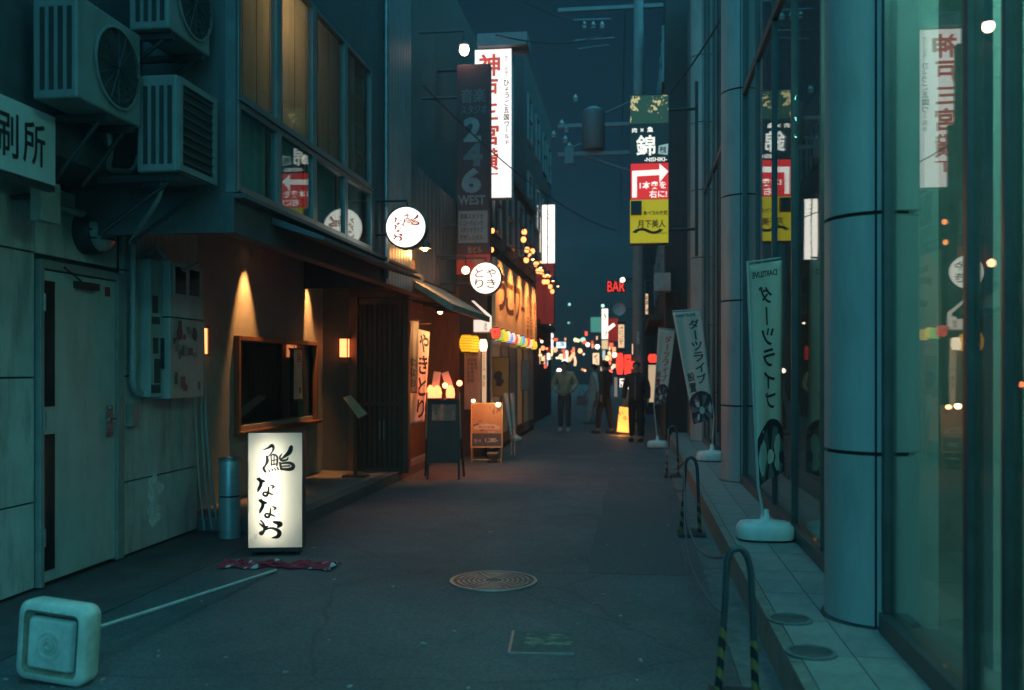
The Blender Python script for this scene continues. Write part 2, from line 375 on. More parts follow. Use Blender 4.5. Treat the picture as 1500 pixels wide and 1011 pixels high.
# raised walkway along the glass building
M_tile = paint('walkway_tile', (.27, .27, .255), .6, var=.3, scale=7, bump=.15, bscale=60, dirt=.45)
walk = struct(MB().box(.74, -1, -.02, 4.6, 19.4, .172).obj('walkway', M_conc))
me_t = MB().box(-.118, -.297, 0, .118, .297, .028).mesh('tile', Vector()); me_t.materials.append(M_tile)
for i in range(34):
    y = -.7 + i * .6
    for x in (.862, 1.103): piece('tile', me_t, None, (x, y + random.uniform(-.001, .001), .172), walk)
me_k = MB().box(-.028, -.895, -.17, .028, .895, .026).mesh('kerb_edge', Vector()); me_k.materials.append(paint('edge_metal', (.3, .29, .26), .5, .5, var=.4, scale=15))
for i in range(11): piece('kerb_edge', me_k, None, (.712, -.2 + i * 1.8, .172), walk)

# ================================================================== LEFT 1: printing works
M_panel = paint('wall_panel', (.55, .57, .54), .7, var=.22, scale=2.5, bump=.15, bscale=120, dirt=.85)
M_gap = paint('joint_dark', (.03, .03, .03), .9)
M_upper = paint('dark_grey_wall', (.055, .06, .065), .85, var=.4, scale=3, bump=.2)  # plain dark grey, mottled by noise
L1 = thing('printing_works', 'pale panel clad building with a steel door at the left edge of the photo', 'building', (-4.5, 4, 0))
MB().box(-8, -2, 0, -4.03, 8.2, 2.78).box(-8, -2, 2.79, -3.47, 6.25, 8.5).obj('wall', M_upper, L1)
rows = [(0.02, .6), (.6, 1.44), (1.44, 2.28), (2.28, 2.76)]
for (ya, yb) in ((1.9, 2.9), (2.9, 3.9), (3.9, 4.88), (4.88, 5.84)):
    for (za, zb) in rows: box('panel', M_panel, L1, -4.04, ya + .007, za + .006, -4.0, yb - .007, zb - .006, bevel=.004)
box('panel', M_panel, L1, -4.04, 5.847, 2.28, -4.0, 6.85, 2.754, bevel=.004)
for (za, zb) in rows: box('panel', M_panel, L1, -4.04, 6.93, za + .006, -4.0, 8.2, zb - .006, bevel=.004)
# end of the pillar towards the restaurant
M_door = paint('door_paint', (.50, .53, .50), .5, var=.18, scale=2, dirt=.35)
dr = box('door', M_door, L1, -4.03, 5.90, .04, -3.985, 6.80, 2.17, bevel=.004)
MB().box(-4.04, 5.855, .02, -3.965, 5.895, 2.24).box(-4.04, 6.805, .02, -3.965, 6.90, 2.24).box(-4.04, 5.895, 2.18, -3.965, 6.805, 2.24).obj('door_frame', paint('door_frame_paint', (.27, .3, .29), .5, var=.2), dr, .004)
M_slit = paint('slit_glass', (.012, .015, .016), .12, var=.1)
for za, zb in ((1.24, 2.10), (.12, 1.05)): box('slit_window', M_slit, dr, -3.984, 5.915, za, -3.979, 6.03, zb)
MB().box(-3.984, 6.66, .98, -3.97, 6.74, 1.22).tube([(-3.97, 6.70, 1.12), (-3.92, 6.70, 1.12), (-3.92, 6.60, 1.12)], .011).ball((-3.968, 6.7, 1.2), .018).obj('handle', M_steel, dr)
box('red_plate', paint('red_plate', (.30, .03, .03), .5), dr, -3.984, 6.655, 2.05, -3.979, 6.72, 2.12)
for z in (.35, 1.15, 1.95): MB().tube([(-3.968, 5.897, z - .06), (-3.968, 5.897, z + .06)], .011, 8).obj('hinge', M_steel, dr)
MB().box(-3.984, 6.25, 2.075, -3.93, 6.50, 2.125).tube([(-3.945, 6.28, 2.13), (-3.92, 6.05, 2.20)], .008, 6).obj('door_closer', M_dark, dr)
# round caged wall lamp over the door (unlit)
t = thing('bulkhead_lamp', 'round unlit bulkhead lamp with dark cage above the steel door', 'lamp', (-4.0, 6.42, 2.36))
Mx = Matrix.Rotation(rad(90), 3, 'Y')
MB().lathe([(.165, 0), (.165, .10), (.15, .12)], (-4.0, 6.42, 2.5), 28, Mx).obj('housing', M_dark, t)
MB().lathe([(.14, .12), (.13, .17), (.09, .20), (1e-6, .21)], (-4.0, 6.42, 2.5), 28, Mx).obj('lens', paint('milky_lens', (.28, .31, .30), .3), t)
for a in (-.06, 0, .06):
    MB().tube([(-4.0 + .12 + .105 * math.sin(q * math.pi / 8), 6.42 - .15 + .3 * q / 8, 2.5 + a) for q in range(9)], .007, 6).obj('cage_bar', M_dark, t)
# name board
t = thing('name_board', 'pale shop board with dark outlined characters at upper left', 'sign', (-3.46, 4.3, 2.58))
box('board', paint('board_cream', (.50, .52, .49), .55, var=.12, scale=2, dirt=.2), t, -3.465, 3.4, 2.585, -3.42, 5.19, 2.995, bevel=.004)
pm = plane_map((-3.42, 5.085, 2.665), (0, 1, 0), (0, 0, 1), (1, 0, 0), .004)
lettering([fit('所', -.20, 0, .20, .25, .012)], pm, M_black, t); lettering([fit('刷', -.44, 0, .20, .25, .012)], pm, M_black, t); lettering([fit('印', -.68, 0, .20, .25, .012)], pm, M_black, t)
pm = plane_map((-3.42, 4.98, 2.66), (0, 1, 0), (0, 0, 1), (1, 0, 0), .008)
box('lower_rail', M_dark, t, -3.47, 3.4, 2.55, -3.425, 5.19, 2.583)
# junction box and conduits on the facade
t = thing('junction_box', 'small pale blank box between name board and round lamp', 'utility box', (-3.47, 5.6, 2.6))
box('box_body', paint('utility_grey', (.42, .44, .42), .55, var=.15, dirt=.3), t, -3.80, 5.50, 2.44, -3.72, 5.70, 2.70, bevel=.006)
MB().tube([(-3.96, 5.55, 2.60), (-3.80, 5.55, 2.60)], .02).obj('bracket', M_dark, t)
def conduit(label, pts, r):
    o = MB().tube(pts, r, 10).obj('conduit_pipe', M_cond); tag(o, label, 'pipe', 'conduits on the printing works'); return o
M_cond = paint('conduit_grey', (.36, .38, .37), .5, .1, var=.2)
def bend(a, b, c, r=.12, k=5):
    a, b, c = Vector(a), Vector(b), Vector(c); p = b + (a - b).normalized() * r; q = b + (c - b).normalized() * r
    return [p * (1 - t / k) ** 2 + b * 2 * (1 - t / k) * (t / k) + q * (t / k) ** 2 for t in range(k + 1)]
conduit('thick grey conduit bending down beside the door frame into the meter cabinet', [(-3.94, 5.62, 2.62)] + bend((-3.94, 5.62, 2.62), (-3.94, 6.98, 2.60), (-3.94, 6.98, 1.4), .18) + bend((-3.94, 6.98, 2.60), (-3.94, 6.98, 1.30), (-3.94, 7.12, 1.30), .12) + [(-3.94, 7.14, 1.30)], .028)
conduit('thin conduit with a sagging loop above the meter cabinet', [(-3.9, 7.15, 2.42), (-3.86, 7.2, 2.50), (-3.82, 7.35, 2.36), (-3.80, 7.55, 2.33), (-3.80, 7.8, 2.42)], .016)
conduit('dark flat duct strip left of the meter cabinet', [(-3.955, 7.02, 2.12), (-3.955, 7.02, 1.55)], .036)
# meter cabinet
t = thing('meter_cabinet', 'pale electricity meter cabinet covered in stickers on the corner pillar', 'utility cabinet', (-3.95, 7.5, 1.2))
M_cab = paint('cabinet_paint', (.43, .46, .44), .5, var=.15, scale=3, dirt=.45)
box('side_cabinet', M_cab, t, -3.998, 7.10, 1.27, -3.86, 7.295, 2.38, bevel=.006)
up = box('upper_cabinet', M_cab, t, -3.998, 7.305, 1.93, -3.80, 7.92, 2.40, bevel=.006)
for y in (7.38, 7.63):
    box('meter_window', M_slit, up, -3.799, y, 2.13, -3.792, y + .19, 2.35)
    for dy in (-.02, .194): box('window_rim', M_cab, up, -3.799, y + dy, 2.11, -3.789, y + dy + .016, 2.37)
lo = box('lower_cabinet', M_cab, t, -3.998, 7.305, 1.25, -3.80, 7.92, 1.92, bevel=.006)
stc = [(.10, .11, .12), (.05, .10, .18), (.24, .27, .26), (.07, .075, .08), (.16, .08, .07), (.12, .16, .15)]
rs = random.Random(3)
for i in range(20):
    y = 7.33 + rs.random() * .5; z = 1.30 + rs.random() * .52; a, b = rs.uniform(.03, .09), rs.uniform(.03, .10)
    c = stc[rs.randrange(6)]; mm = paint('sticker_%d' % stc.index(c), c, .5, var=.3, scale=30)
    x = -3.799 + .0006 * (i + 1)
    if i % 3 == 0: MB().prism([(a * .6 * math.cos(q * .5236), b * .6 * math.sin(q * .5236)) for q in range(12)], (x, y + a / 2, z + b / 2), (0, 1, 0), (0, 0, 1), (.0005, 0, 0)).obj('sticker', mm, lo)
    else: box('sticker', mm, lo, x, y, z, x + .0005, y + a, z + b)
for i, (y, z, a, b) in enumerate(((7.13, 1.95, .09, .14), (7.12, 1.86, .13, .06), (7.14, 1.62, .08, .13), (7.16, 1.38, .1, .2), (7.11, 1.30, .15, .07))):
    box('sticker', paint('sticker_3', stc[3], .5), t, -3.859, y, z, -3.857, y + a, z + b)
MB().box(-3.859, 7.26, 1.5, -3.84, 7.29, 1.75).obj('latch', M_dark, t)
tt = box('intercom_box', paint('intercom_grey', (.3, .33, .31), .5, dirt=.3), None, -3.998, 6.97, 1.04, -3.95, 7.10, 1.22, bevel=.005); tag(tt, 'small grey intercom box below the bent conduit', 'utility box')
# old sticker ghost on the pillar
b_ = MB(); rs = random.Random(9)
for i in range(16):
    a = rs.random() * 6.28; y, z = 7.45 + rs.uniform(-.09, .09), .42 + rs.uniform(-.22, .22); r = rs.uniform(.02, .06)
    b_.prism([(r * (1 + .35 * rs.random()) * math.cos(q * .7), r * (1 + .35 * rs.random()) * math.sin(q * .7)) for q in range(9)], (-3.9995, y, z), (0, 1, 0), (0, 0, 1), (.0008 + i * .0001, 0, 0))
b_.obj('peeled_paper', paint('peeled_paper', (.85, .87, .85), .8, var=.3, scale=25), L1)
# hanging cable bundle at the pillar edge
for i, (dx, dy, k) in enumerate(((0, 0, .0), (.03, .02, .03), (.05, .03, .06))):
    o = MB().tube([(-3.97 + dx, 8.03 + dy * 3, 2.40), (-3.95 + dx, 8.06 + dy * 2, 1.6), (-3.95 + dx, 8.08 + dy + k, 1.0), (-3.93 + dx, 8.10 + k * 2, .45), (-3.9 + dx, 8.14 + k * 3, .02)], .010 + .002 * i, 6).obj('hanging_cable', M_cond)
    tag(o, 'grey cables hanging down the edge of the pillar beside the meter cabinet', 'cable', 'cables at the pillar edge')

# air conditioners
M_ac = paint('ac_white', (.19, .21, .20), .5, var=.15, dirt=.5)
def aircon(label, y0, y1, z0, z1, xf, fan=True):
    d = .27
    t = thing('air_conditioner', label, 'air conditioner', (xf - d / 2, (y0 + y1) / 2, z0), 'outdoor units on the printing works')
    bd = box('casing', M_ac, t, xf - d, y0, z0, xf, y1, z1, bevel=.012)
    yc, zc = y0 + (y1 - y0) * (.60 if fan else .5), (z0 + z1) / 2; r = min(.235, (z1 - z0) * .42)
    if fan:
        MB().lathe([(r, 0), (r + .014, .004), (r + .014, .014), (r, .016)], (xf, yc, zc), 36, Mx, True, False).obj('fan_ring', M_ac, t)
        MB().lathe([(r, .0015), (1e-6, .0025)], (xf, yc, zc), 36, Mx).obj('fan_well', M_gap, t)
        g = MB()
        for k in range(1, 6): g.lathe([(r * k / 6, .008), (r * k / 6 + .005, .010)], (xf, yc, zc), 30, Mx, True, False)
        for k in range(8):
            a = k * math.pi / 8; g.tube([(xf + .012, yc + r * math.cos(a), zc + r * math.sin(a)), (xf + .012, yc - r * math.cos(a), zc - r * math.sin(a))], .003, 5)
        g.obj('fan_grille', M_dark, t)
    else:
        box('recess', M_gap, t, xf + .0005, y0 + .05, z0 + .05, xf + .003, y1 - .06, z1 - .05)
        MB().box(xf, y0 + .01, z0 + .01, xf + .02, y0 + .05, z1 - .01).box(xf, y1 - .06, z0 + .01, xf + .02, y1 - .01, z1 - .01).box(xf, y0 + .05, z0 + .01, xf + .02, y1 - .06, z0 + .05).box(xf, y0 + .05, z1 - .05, xf + .02, y1 - .06, z1 - .01).obj('rim', M_ac, t)
        for k in range(9):
            z = z0 + .08 + k * (z1 - z0 - .16) / 8; box('slat', M_dark, t, xf + .003, y0 + .055, z - .008, xf + .014, y1 - .065, z + .008)
    # intake fins on the end facing the camera
    for k in range(4):
        x = xf - d + .045 + k * .055; box('intake_slot', M_gap, t, x, y0 - .003, z0 + .05, x + .03, y0 - .0005, z1 - .07)
    for y in (max(y0 + .08, 5.27), y1 - .08):
        MB().box(-3.48, y - .02, z0 - .045, xf - .01, y + .02, z0 - .004).tube([(-3.47, y, z0 - .38), (xf - .06, y, z0 - .03)], .014, 6).obj('bracket', M_dark, t)
    return t
aircon('large air conditioner unit with round fan above the name board', 4.93, 5.62, 3.03, 3.62, -3.12)
aircon('upper air conditioner unit hung high beside the restaurant windows', 5.62, 6.20, 3.66, 4.25, -2.93)
aircon('air conditioner box with rectangular dark grille below the high unit', 5.66, 6.22, 2.76, 3.38, -2.90, fan=False)

M_hose = paint('hose_grey', (.24, .25, .24), .7, var=.3, scale=20)
for lb, pts in (('ribbed drain hose sagging from the grille unit to the conduit', [(-3.05, 5.8, 2.76), (-3.10, 5.8, 2.60), (-3.35, 6.0, 2.44), (-3.7, 6.5, 2.42), (-3.90, 6.9, 2.55)]), ('pale refrigerant pipe looping under the large fan unit', [(-3.30, 5.55, 3.03), (-3.30, 5.58, 2.88), (-3.42, 5.75, 2.80), (-3.44, 6.1, 2.86), (-3.44, 6.24, 3.1)])):
    P = []
    for i in range(len(pts) - 1):
        for k in range(5): P.append(Vector(pts[i]).lerp(Vector(pts[i + 1]), k / 5))
    P.append(Vector(pts[-1])); P = P[:1] + [(P[i - 1] + P[i] + P[i + 1]) / 3 for i in range(1, len(P) - 1)] + P[-1:]
    tag(MB().tube(P, .017, 8).obj('drain_hose', M_hose), lb, 'hose')
# ================================================================== LEFT 2: sushi restaurant
M_plaster = paint('clay_plaster', (.40, .39, .35), .9, var=.18, scale=3, bump=.35, bscale=90)
M_fascia = paint('fascia_metal', (.10, .115, .125), .55, .3, var=.3, scale=5)
M_wood = paint('dark_wood', (.10, .055, .035), .55, var=.4, scale=4, stretch=(8, 8, .6))
M_redwood = paint('reddish_wood', (.26, .11, .055), .5, var=.35, scale=4, stretch=(8, 8, .5))
M_frame = paint('alu_frame', (.20, .24, .25), .4, .6, var=.2)
M_glass = glass('pane_glass', (.82, .92, .9)); M_glass_b = glass('shop_glass', (.86, .94, .92), 1.52)
L2 = thing('sushi_restaurant', 'two storey sushi restaurant with a glazed overhanging upper floor', 'building', (-4.2, 10, 0))
W = -4.2
wy0, wy1, wz0, wz1 = 9.5, 11.9, .88, 1.80
MB().box(-4.4, 8.2, .1, W, 12.3, wz0).box(-4.4, 8.2, wz1, W, 12.3, 2.95).box(-4.4, 8.2, wz0, W, wy0, wz1).box(-4.4, wy1, wz0, W, 12.3, wz1).obj('wall', M_plaster, L2)
MB().box(-7, 8.2, 0, -4.4, 8.35, 2.95).box(-7, 12.2, 0, -4.4, 12.3, 2.95).box(-7.1, 8.2, 0, -7, 12.3, 2.46).obj('rear_wall', M_upper, L2)
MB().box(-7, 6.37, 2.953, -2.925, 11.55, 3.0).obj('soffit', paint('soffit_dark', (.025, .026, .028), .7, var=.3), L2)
MB().box(-2.92, 6.296, 2.457, -2.80, 12.3, 2.74).box(-2.80, 6.3, 2.70, -2.72, 11.62, 2.735).obj('fascia', M_fascia, L2, .004)
# sloping pent roof under the windows
MB().prism([(0, 0), (.42, -.16), (.42, -.19), (0, -.06)], (-2.8, 7.0, 2.68), (1, 0, 0), (0, 0, 1), (0, 3.3, 0)).obj('pent_roof', M_fascia, L2, .003)
MB().box(-2.86, 9.80, 2.74, -2.80, 11.62, 7.6).box(-2.86, 6.3, 4.72, -2.80, 9.8, 7.6).box(-7, 6.3, 2.46, -2.862, 6.36, 7.6).box(-7, 11.56, 2.52, -2.86, 11.62, 7.6).box(-7, 6.36, 7.5, -2.86, 11.56, 7.6).box(-7.1, 6.3, 2.46, -7, 11.62, 7.6).obj('upper_wall', paint('upper_cladding', (.085, .095, .105), .7, var=.3, scale=2, stretch=(6, 6, .5)), L2)
# ribbed metal pilaster at the far end, lit by the round sign
for k in range(9): box('rib_panel', paint('ribbed_metal', (.30, .32, .33), .4, .4, var=.2), L2, -2.80, 10.28 + k * .135, 2.46, -2.772, 10.28 + k * .135 + .118, 7.5, bevel=.006)
MB().tube([(-2.74, 10.16, 2.5), (-2.74, 10.16, 7.5)], .03, 10).obj('downpipe', M_steel, L2)
ys = [6.34, 7.12, 7.95, 8.86, 9.76]
for i in range(4):
    ya, yb = ys[i], ys[i + 1]
    for j, (za, zb) in enumerate(((2.76, 3.40), (3.42, 4.70))):
        wn = MB().box(-2.84, ya + .004, za, -2.785, ya + .05, zb).box(-2.84, yb - .05, za, -2.785, yb - .004, zb).box(-2.84, ya + .05, za, -2.785, yb - .05, za + .045).box(-2.84, ya + .05, zb - .045, -2.785, yb - .05, zb).obj('window', M_frame, L2, .003)
        box('pane', M_glass, wn, -2.815, ya + .05, za + .045, -2.807, yb - .05, zb - .045)
    # upper panes: slatted paper blinds; lower panes: grey film panel behind the glass
    for k in range(3):
        y0 = ya + .01 + k * (yb - ya) / 3
        sheet('blind', translucent('blind_cloth', (.62, .52, .40), .65), L2, (-2.872, y0 + .006, 3.43), (0, (yb - ya) / 3 - .012, 0), (0, 0, 1.27))
    box('back_panel', paint('film_grey', (.34, .38, .38), .6, var=.2), L2, -2.90, ya + .04, 2.78, -2.89, yb - .04, 3.40)
box('jamb', M_frame, L2, -2.862, 6.301, 2.745, -2.79, 6.342, 4.715)
box('sill_board', M_frame, L2, -2.86, 6.34, 3.405, -2.77, 9.77, 3.418)
t = thing('pendant_lamp', 'warm lamp glowing behind the upper floor blinds', 'lamp', (-3.5, 7.35, 4.3))
MB().ball((-3.35, 7.45, 4.50), .09).obj('bulb', glow('bulb_warm_in', (1, .55, .22), 50), t); MB().tube([(-3.35, 7.45, 4.58), (-3.35, 7.45, 7.4)], .006, 6).obj('cord', M_black, t)
# restaurant window
wd = MB().box(-4.26, wy0 - .05, wz0 - .05, -4.14, wy0, wz1 + .05).box(-4.26, wy1, wz0 - .05, -4.14, wy1 + .05, wz1 + .05).box(-4.26, wy0, wz1, -4.14, wy1, wz1 + .05).obj('window', M_redwood, L2, .004)
box('sill', M_redwood, wd, -4.28, wy0 - .06, wz0 - .09, -4.08, wy1 + .06, wz0 - .051, bevel=.004)
box('pane', M_glass, wd, -4.235, wy0, wz0, -4.228, wy1, wz1)
box('rear_board', paint('niche_wall', (.05, .055, .06), .7), L2, -4.75, 9.3, .5, -4.7, 12.1, 2.0)
t = thing('paper_scroll', 'pale paper scroll hanging in the restaurant window', 'scroll', (-4.2, 11.35, 1.1))
box('paper', paint('scroll_paper', (.82, .76, .62), .8), t, -4.205, 11.22, 1.12, -4.20, 11.50, 1.74)
lettering([column('旨', .1, -.03, .13, .14, .01), column('魚', .16, -.46, .1, .1, .01)], plane_map((-4.20, 11.22, 1.74), (0, 1, 0), (0, 0, 1), (1, 0, 0)), M_ink, t)
tubes('roller', M_wood, t, [([(-4.20, 11.2, 1.745), (-4.20, 11.52, 1.745)], .01), ([(-4.20, 11.2, 1.11), (-4.20, 11.52, 1.11)], .01)])
# recessed spot lamps over the window
for y, lb in ((9.72, 'small spot lamp over the near end of the restaurant window'), (11.65, 'small spot lamp over the far end of the restaurant window')):
    t = thing('spot_lamp', lb, 'lamp', (W + .16, y, 2.84), 'spot lamps washing the restaurant wall')
    MB().lathe([(.045, .032), (.045, 0), (.038, 0), (.036, .03)], (W + .16, y, 2.86), 20, None, True, False).obj('can', M_dark, t); MB().tube([(W + .16, y, 2.89), (W + .16, y, 2.95)], .012).obj('stem', M_dark, t)
    MB().lathe([(1e-6, 0), (.034, .002)], (W + .16, y, 2.882), 16).obj('bulb', glow('spot_bulb', (1, .62, .25), 6), t)
    lamp('SPOT', t, (W + .20, y, 2.86), 230, (1, .42, .12), .02, spot_size=rad(46), spot_blend=.75, aim=(W, y, 1.81))
# wall lanterns
def wall_lantern(label, c, nrm):
    t = thing('wall_lantern', label, 'lantern', (c[0], c[1], c[2] - .15), 'paper wall lanterns of the sushi restaurant')
    x, y, z = c
    MB().box(x - .05, y - .05, z - .12, x + .05, y + .05, z + .12).obj('paper_shade', glow('lantern_paper', (1, .27, .09), 3.6), t)
    f = MB()
    for sx in (-1, 1):
        for sy in (-1, 1): f.box(x + sx * .056 - .006, y + sy * .056 - .006, z - .14, x + sx * .056 + .006, y + sy * .056 + .006, z + .14)
    f.box(x - .066, y - .066, z + .122, x + .066, y + .066, z + .145).box(x - .066, y - .066, z - .145, x + .066, y + .066, z - .122)
    f.obj('frame', M_redwood, t)
    e = Vector(c) + Vector(nrm) * .12
    MB().tube([(x, y, z + .13), (e.x, e.y, z + .13)], .014).obj('bracket', M_dark, t)
wall_lantern('lit paper wall lantern beside the meter cabinet', (-4.08, 8.42, 1.76), (-1, 0, 0))
e2 = atY(505, 510, 12.2)
wall_lantern('lit paper wall lantern beside the lattice door', (e2.x, 12.19, e2.z), (0, 1, 0))
# porch end wall with lattice screen facing the camera
p0, p1, p2 = atY(512, 500, 12.3).x, atY(526, 500, 12.3).x, atY(590, 500, 12.3).x
box('porch_wall', paint('porch_wall', (.14, .125, .105), .85, var=.2, scale=4, bump=.3), L2, W, 12.3, .1, p0, 12.36, 2.95); box('porch_lintel', M_wood, L2, p0, 12.3, 2.463, -2.93, 12.36, 2.95)
box('post', M_redwood, L2, p0, 12.24, .1, p1 - .01, 12.36, 2.46, bevel=.006)
ld = MB().box(p1, 12.33, .1, p2, 12.36, 2.46).obj('lattice_door', M_wood, L2)
nsl = 9
for k in range(nsl):
    x = p1 + .012 + k * (p2 - p1 - .05) / (nsl - 1); box('slat', M_wood, ld, x, 12.285, .14, x + .026, 12.329, 2.4)
for za, zb in ((.1, .17), (1.0, 1.05), (2.36, 2.44)): box('rail', M_wood, ld, p1, 12.27, za, p2, 12.284, zb)
tubes('handle', M_steel, ld, [([(p1 + .3, 12.25, .55), (p1 + .3, 12.25, .80)], .008), ([(p1 + .36, 12.25, .55), (p1 + .36, 12.25, .80)], .008)])
box('corner_post', M_wood, L2, p2 + .004, 12.26, .1, p2 + .09, 12.38, 2.46, bevel=.006)
# menu stand
mp = atY(521, 597, 11.6)
t = thing('menu_stand', 'wooden menu stand with tilted pale menu before the lattice door', 'menu stand', (mp.x, 11.6, .122))
MB().box(mp.x - .02, 11.58, .14, mp.x + .02, 11.62, 1.0).box(mp.x - .15, 11.5, .122, mp.x + .15, 11.7, .145).obj('post', M_wood, t)
cs = [atY(503, 583, 11.68), atY(514, 579, 11.68), atY(538, 606, 11.5), atY(525, 613, 11.5)]
nb = (cs[1] - cs[0]).cross(cs[3] - cs[0]).normalized(); nb = nb if nb.y < 0 else -nb
MB().add([p_ + nb * .004 for p_ in cs] + cs, [(0, 1, 2, 3), (7, 6, 5, 4), (0, 4, 5, 1), (1, 5, 6, 2), (2, 6, 7, 3), (3, 7, 4, 0)]).obj('menu_page', paint('menu_paper_lit', (.78, .58, .36), .7), t)  # lantern's warm light put into the paper's colour
MB().add([p_ + (p_ - mp) * .06 - nb * .001 for p_ in cs] + [p_ + (p_ - mp) * .06 - nb * .014 for p_ in cs], [(0, 1, 2, 3), (7, 6, 5, 4), (0, 4, 5, 1), (1, 5, 6, 2), (2, 6, 7, 3), (3, 7, 4, 0)]).obj('back_board', M_redwood, t)
# cabinet like planter below stand / dark bench front
bp_ = atZ(333, 790)
t = thing('ash_bin', 'tall round stainless bin standing beside the pillar', 'bin', (-3.56, 7.92, 0))
MB().lathe([(.092, .0), (.092, .36)], (-3.56, 7.92, .006), 28).obj('lower_drum', paint('bin_steel', (.46, .49, .50), .38, .55, var=.15, scale=3, stretch=(1, 1, 8)), t)
MB().lathe([(.088, .36), (.088, .375)], (-3.56, 7.92, .006), 28).obj('band', M_black, t)
MB().lathe([(.092, .375), (.092, .68), (.088, .69)], (-3.56, 7.92, .006), 28).obj('upper_drum', MATS['bin_steel'], t)
MB().lathe([(.097, .68), (.097, .70), (.07, .706), (.066, .69)], (-3.56, 7.92, .006), 28).obj('rim', M_steel, t)
# round lit sign of the restaurant
def round_sign(name, label, cx, cy_, cz, r, face, arm_to, group):
    t = thing(name, label, 'sign', (cx, cy_, cz - r), group)
    Ry = Matrix.Rotation(rad(90), 3, 'X')
    MB().lathe([(r - .004, -.055), (r, -.05), (r, .05), (r - .004, .055), (r - .02, .058), (r - .02, .054), (r - .02, -.054), (r - .02, -.058)], (cx, cy_, cz), 48, Ry, True, False).obj('rim', paint('sign_rim', (.12, .09, .08), .5), t)
    for s in (-1, 1): MB().lathe([(r - .015, .0), (1e-6, .004)], (cx, cy_ + s * .053, cz), 48, Matrix.Rotation(rad(90 if s < 0 else -90), 3, 'X')).obj('face', face, t)
    tubes('arm', M_dark, t, [([(cx, cy_, cz + r), (cx, cy_, cz + r + .06), (arm_to, cy_, cz + r + .06)], .014), ([(cx - r * .9, cy_, cz - r * .3), (arm_to, cy_, cz - r * .3)], .012)])
    return t
M_face = glow('sign_face_white', (1, .93, .80), 1.7)
c = atY(596, 334, 9.97)
t = round_sign('round_sign', 'round lit white sign with red brush characters by the upper windows', c.x, 9.97, c.z, .237, M_face, -2.8, None)
k = .237 * 2 / 420.0
for sgn in (-1, 1):
    pmr = plane_map((c.x, 9.97 + sgn * .058, c.z), (-sgn, 0, 0), (0, 0, 1), (0, sgn, 0), .001)
    runs = [stroke(s, 5, 1.1) for s in brush(FISH)]
    runs = [([((x - 332) * k * .84 + .058, (318 - y) * k * .62 + .075) for x, y in vs], fs) for vs, fs in runs]
    rb = []
    for q, (st, yc) in enumerate(((NA, .068), (NA, -.012), (O_, -.105))):
        yc0 = 500 if st is NA else 770; xc0 = 252 if st is NA else 282
        rb += [([((x - xc0) * k * .62 - .085, (yc0 - y) * k * .60 + yc) for x, y in vs], fs) for vs, fs in [stroke(s, 5, 1.4) for s in st]]
    lettering(runs + rb, pmr, glow('red_brush', (.42, .035, .02), .55), t)
# standing lit sign on the street
S = Vector((-2.86, 7.22, 0)); ang = rad(12)
Ms = Matrix.Translation(S) @ Matrix.Rotation(ang, 4, 'Z')
t = thing('standing_sign', 'lit white standing sign box with black brush characters on the street', 'sign', S)
hw, zb, zt, dp = .212, .065, .985, .16
sh = MB()
sh.box(-hw - .006, -.006, zb, -hw, dp, zt, Ms).box(hw, -.006, zb, hw + .006, dp, zt, Ms).box(-hw - .006, -.006, zt, hw + .006, dp, zt + .006, Ms).box(-hw - .006, -.006, zb - .006, hw + .006, dp, zb, Ms).box(-hw, dp - .006, zb, hw, dp, zt, Ms)
sh.obj('housing', paint('sign_housing', (.05, .05, .055), .45), t, .001)
M_acr = translucent('acrylic_white', (.86, .85, .78), .55)
sheet('face', M_acr, t, Ms @ Vector((-hw, -.002, zb)), Ms.to_3x3() @ Vector((2 * hw, 0, 0)), (0, 0, zt - zb))
MB().tube([Ms @ Vector((-.045, .115, zb + .08)), Ms @ Vector((-.045, .115, zt - .08))], .016, 12).obj('tube_lamp', glow('tube_light', (1, .91, .70), 32), t)
MB().box(-.20, .0, .025, .20, .20, zb - .007, Ms).obj('base', paint('base_black', (.04, .04, .042), .6), t, .008)
for sx in (-.17, .17):
    for sy in (.03, .17): MB().lathe([(.02, .0), (.02, .025)], Ms @ Vector((sx, sy, 0)), 10).obj('caster', M_black, t)
runs = [stroke(s, 5, 1.1) for s in brush(FISH)] + [stroke(s, 5, 1.35) for s in NA + brush(NA, 12, 138) + O_]
kx, kz = 2 * hw / 338.0, (zt - zb) / 738.0
runs = [([((x - 142) * kx - hw, zt - (y - 152) * kz) for x, y in vs], fs) for vs, fs in runs]
ux = Ms.to_3x3() @ Vector((1, 0, 0)); nn = Ms.to_3x3() @ Vector((0, -1, 0))
lettering(runs, plane_map(S, ux, (0, 0, 1), nn, .0045), M_ink, t)
lettering([fit('印', (178 - 142) * kx - hw, zt - (838 - 152) * kz, .022, .045)], plane_map(S, ux, (0, 0, 1), nn, .0045), paint('faded_stamp', (.5, .3, .22), .8), t, 'stamp')
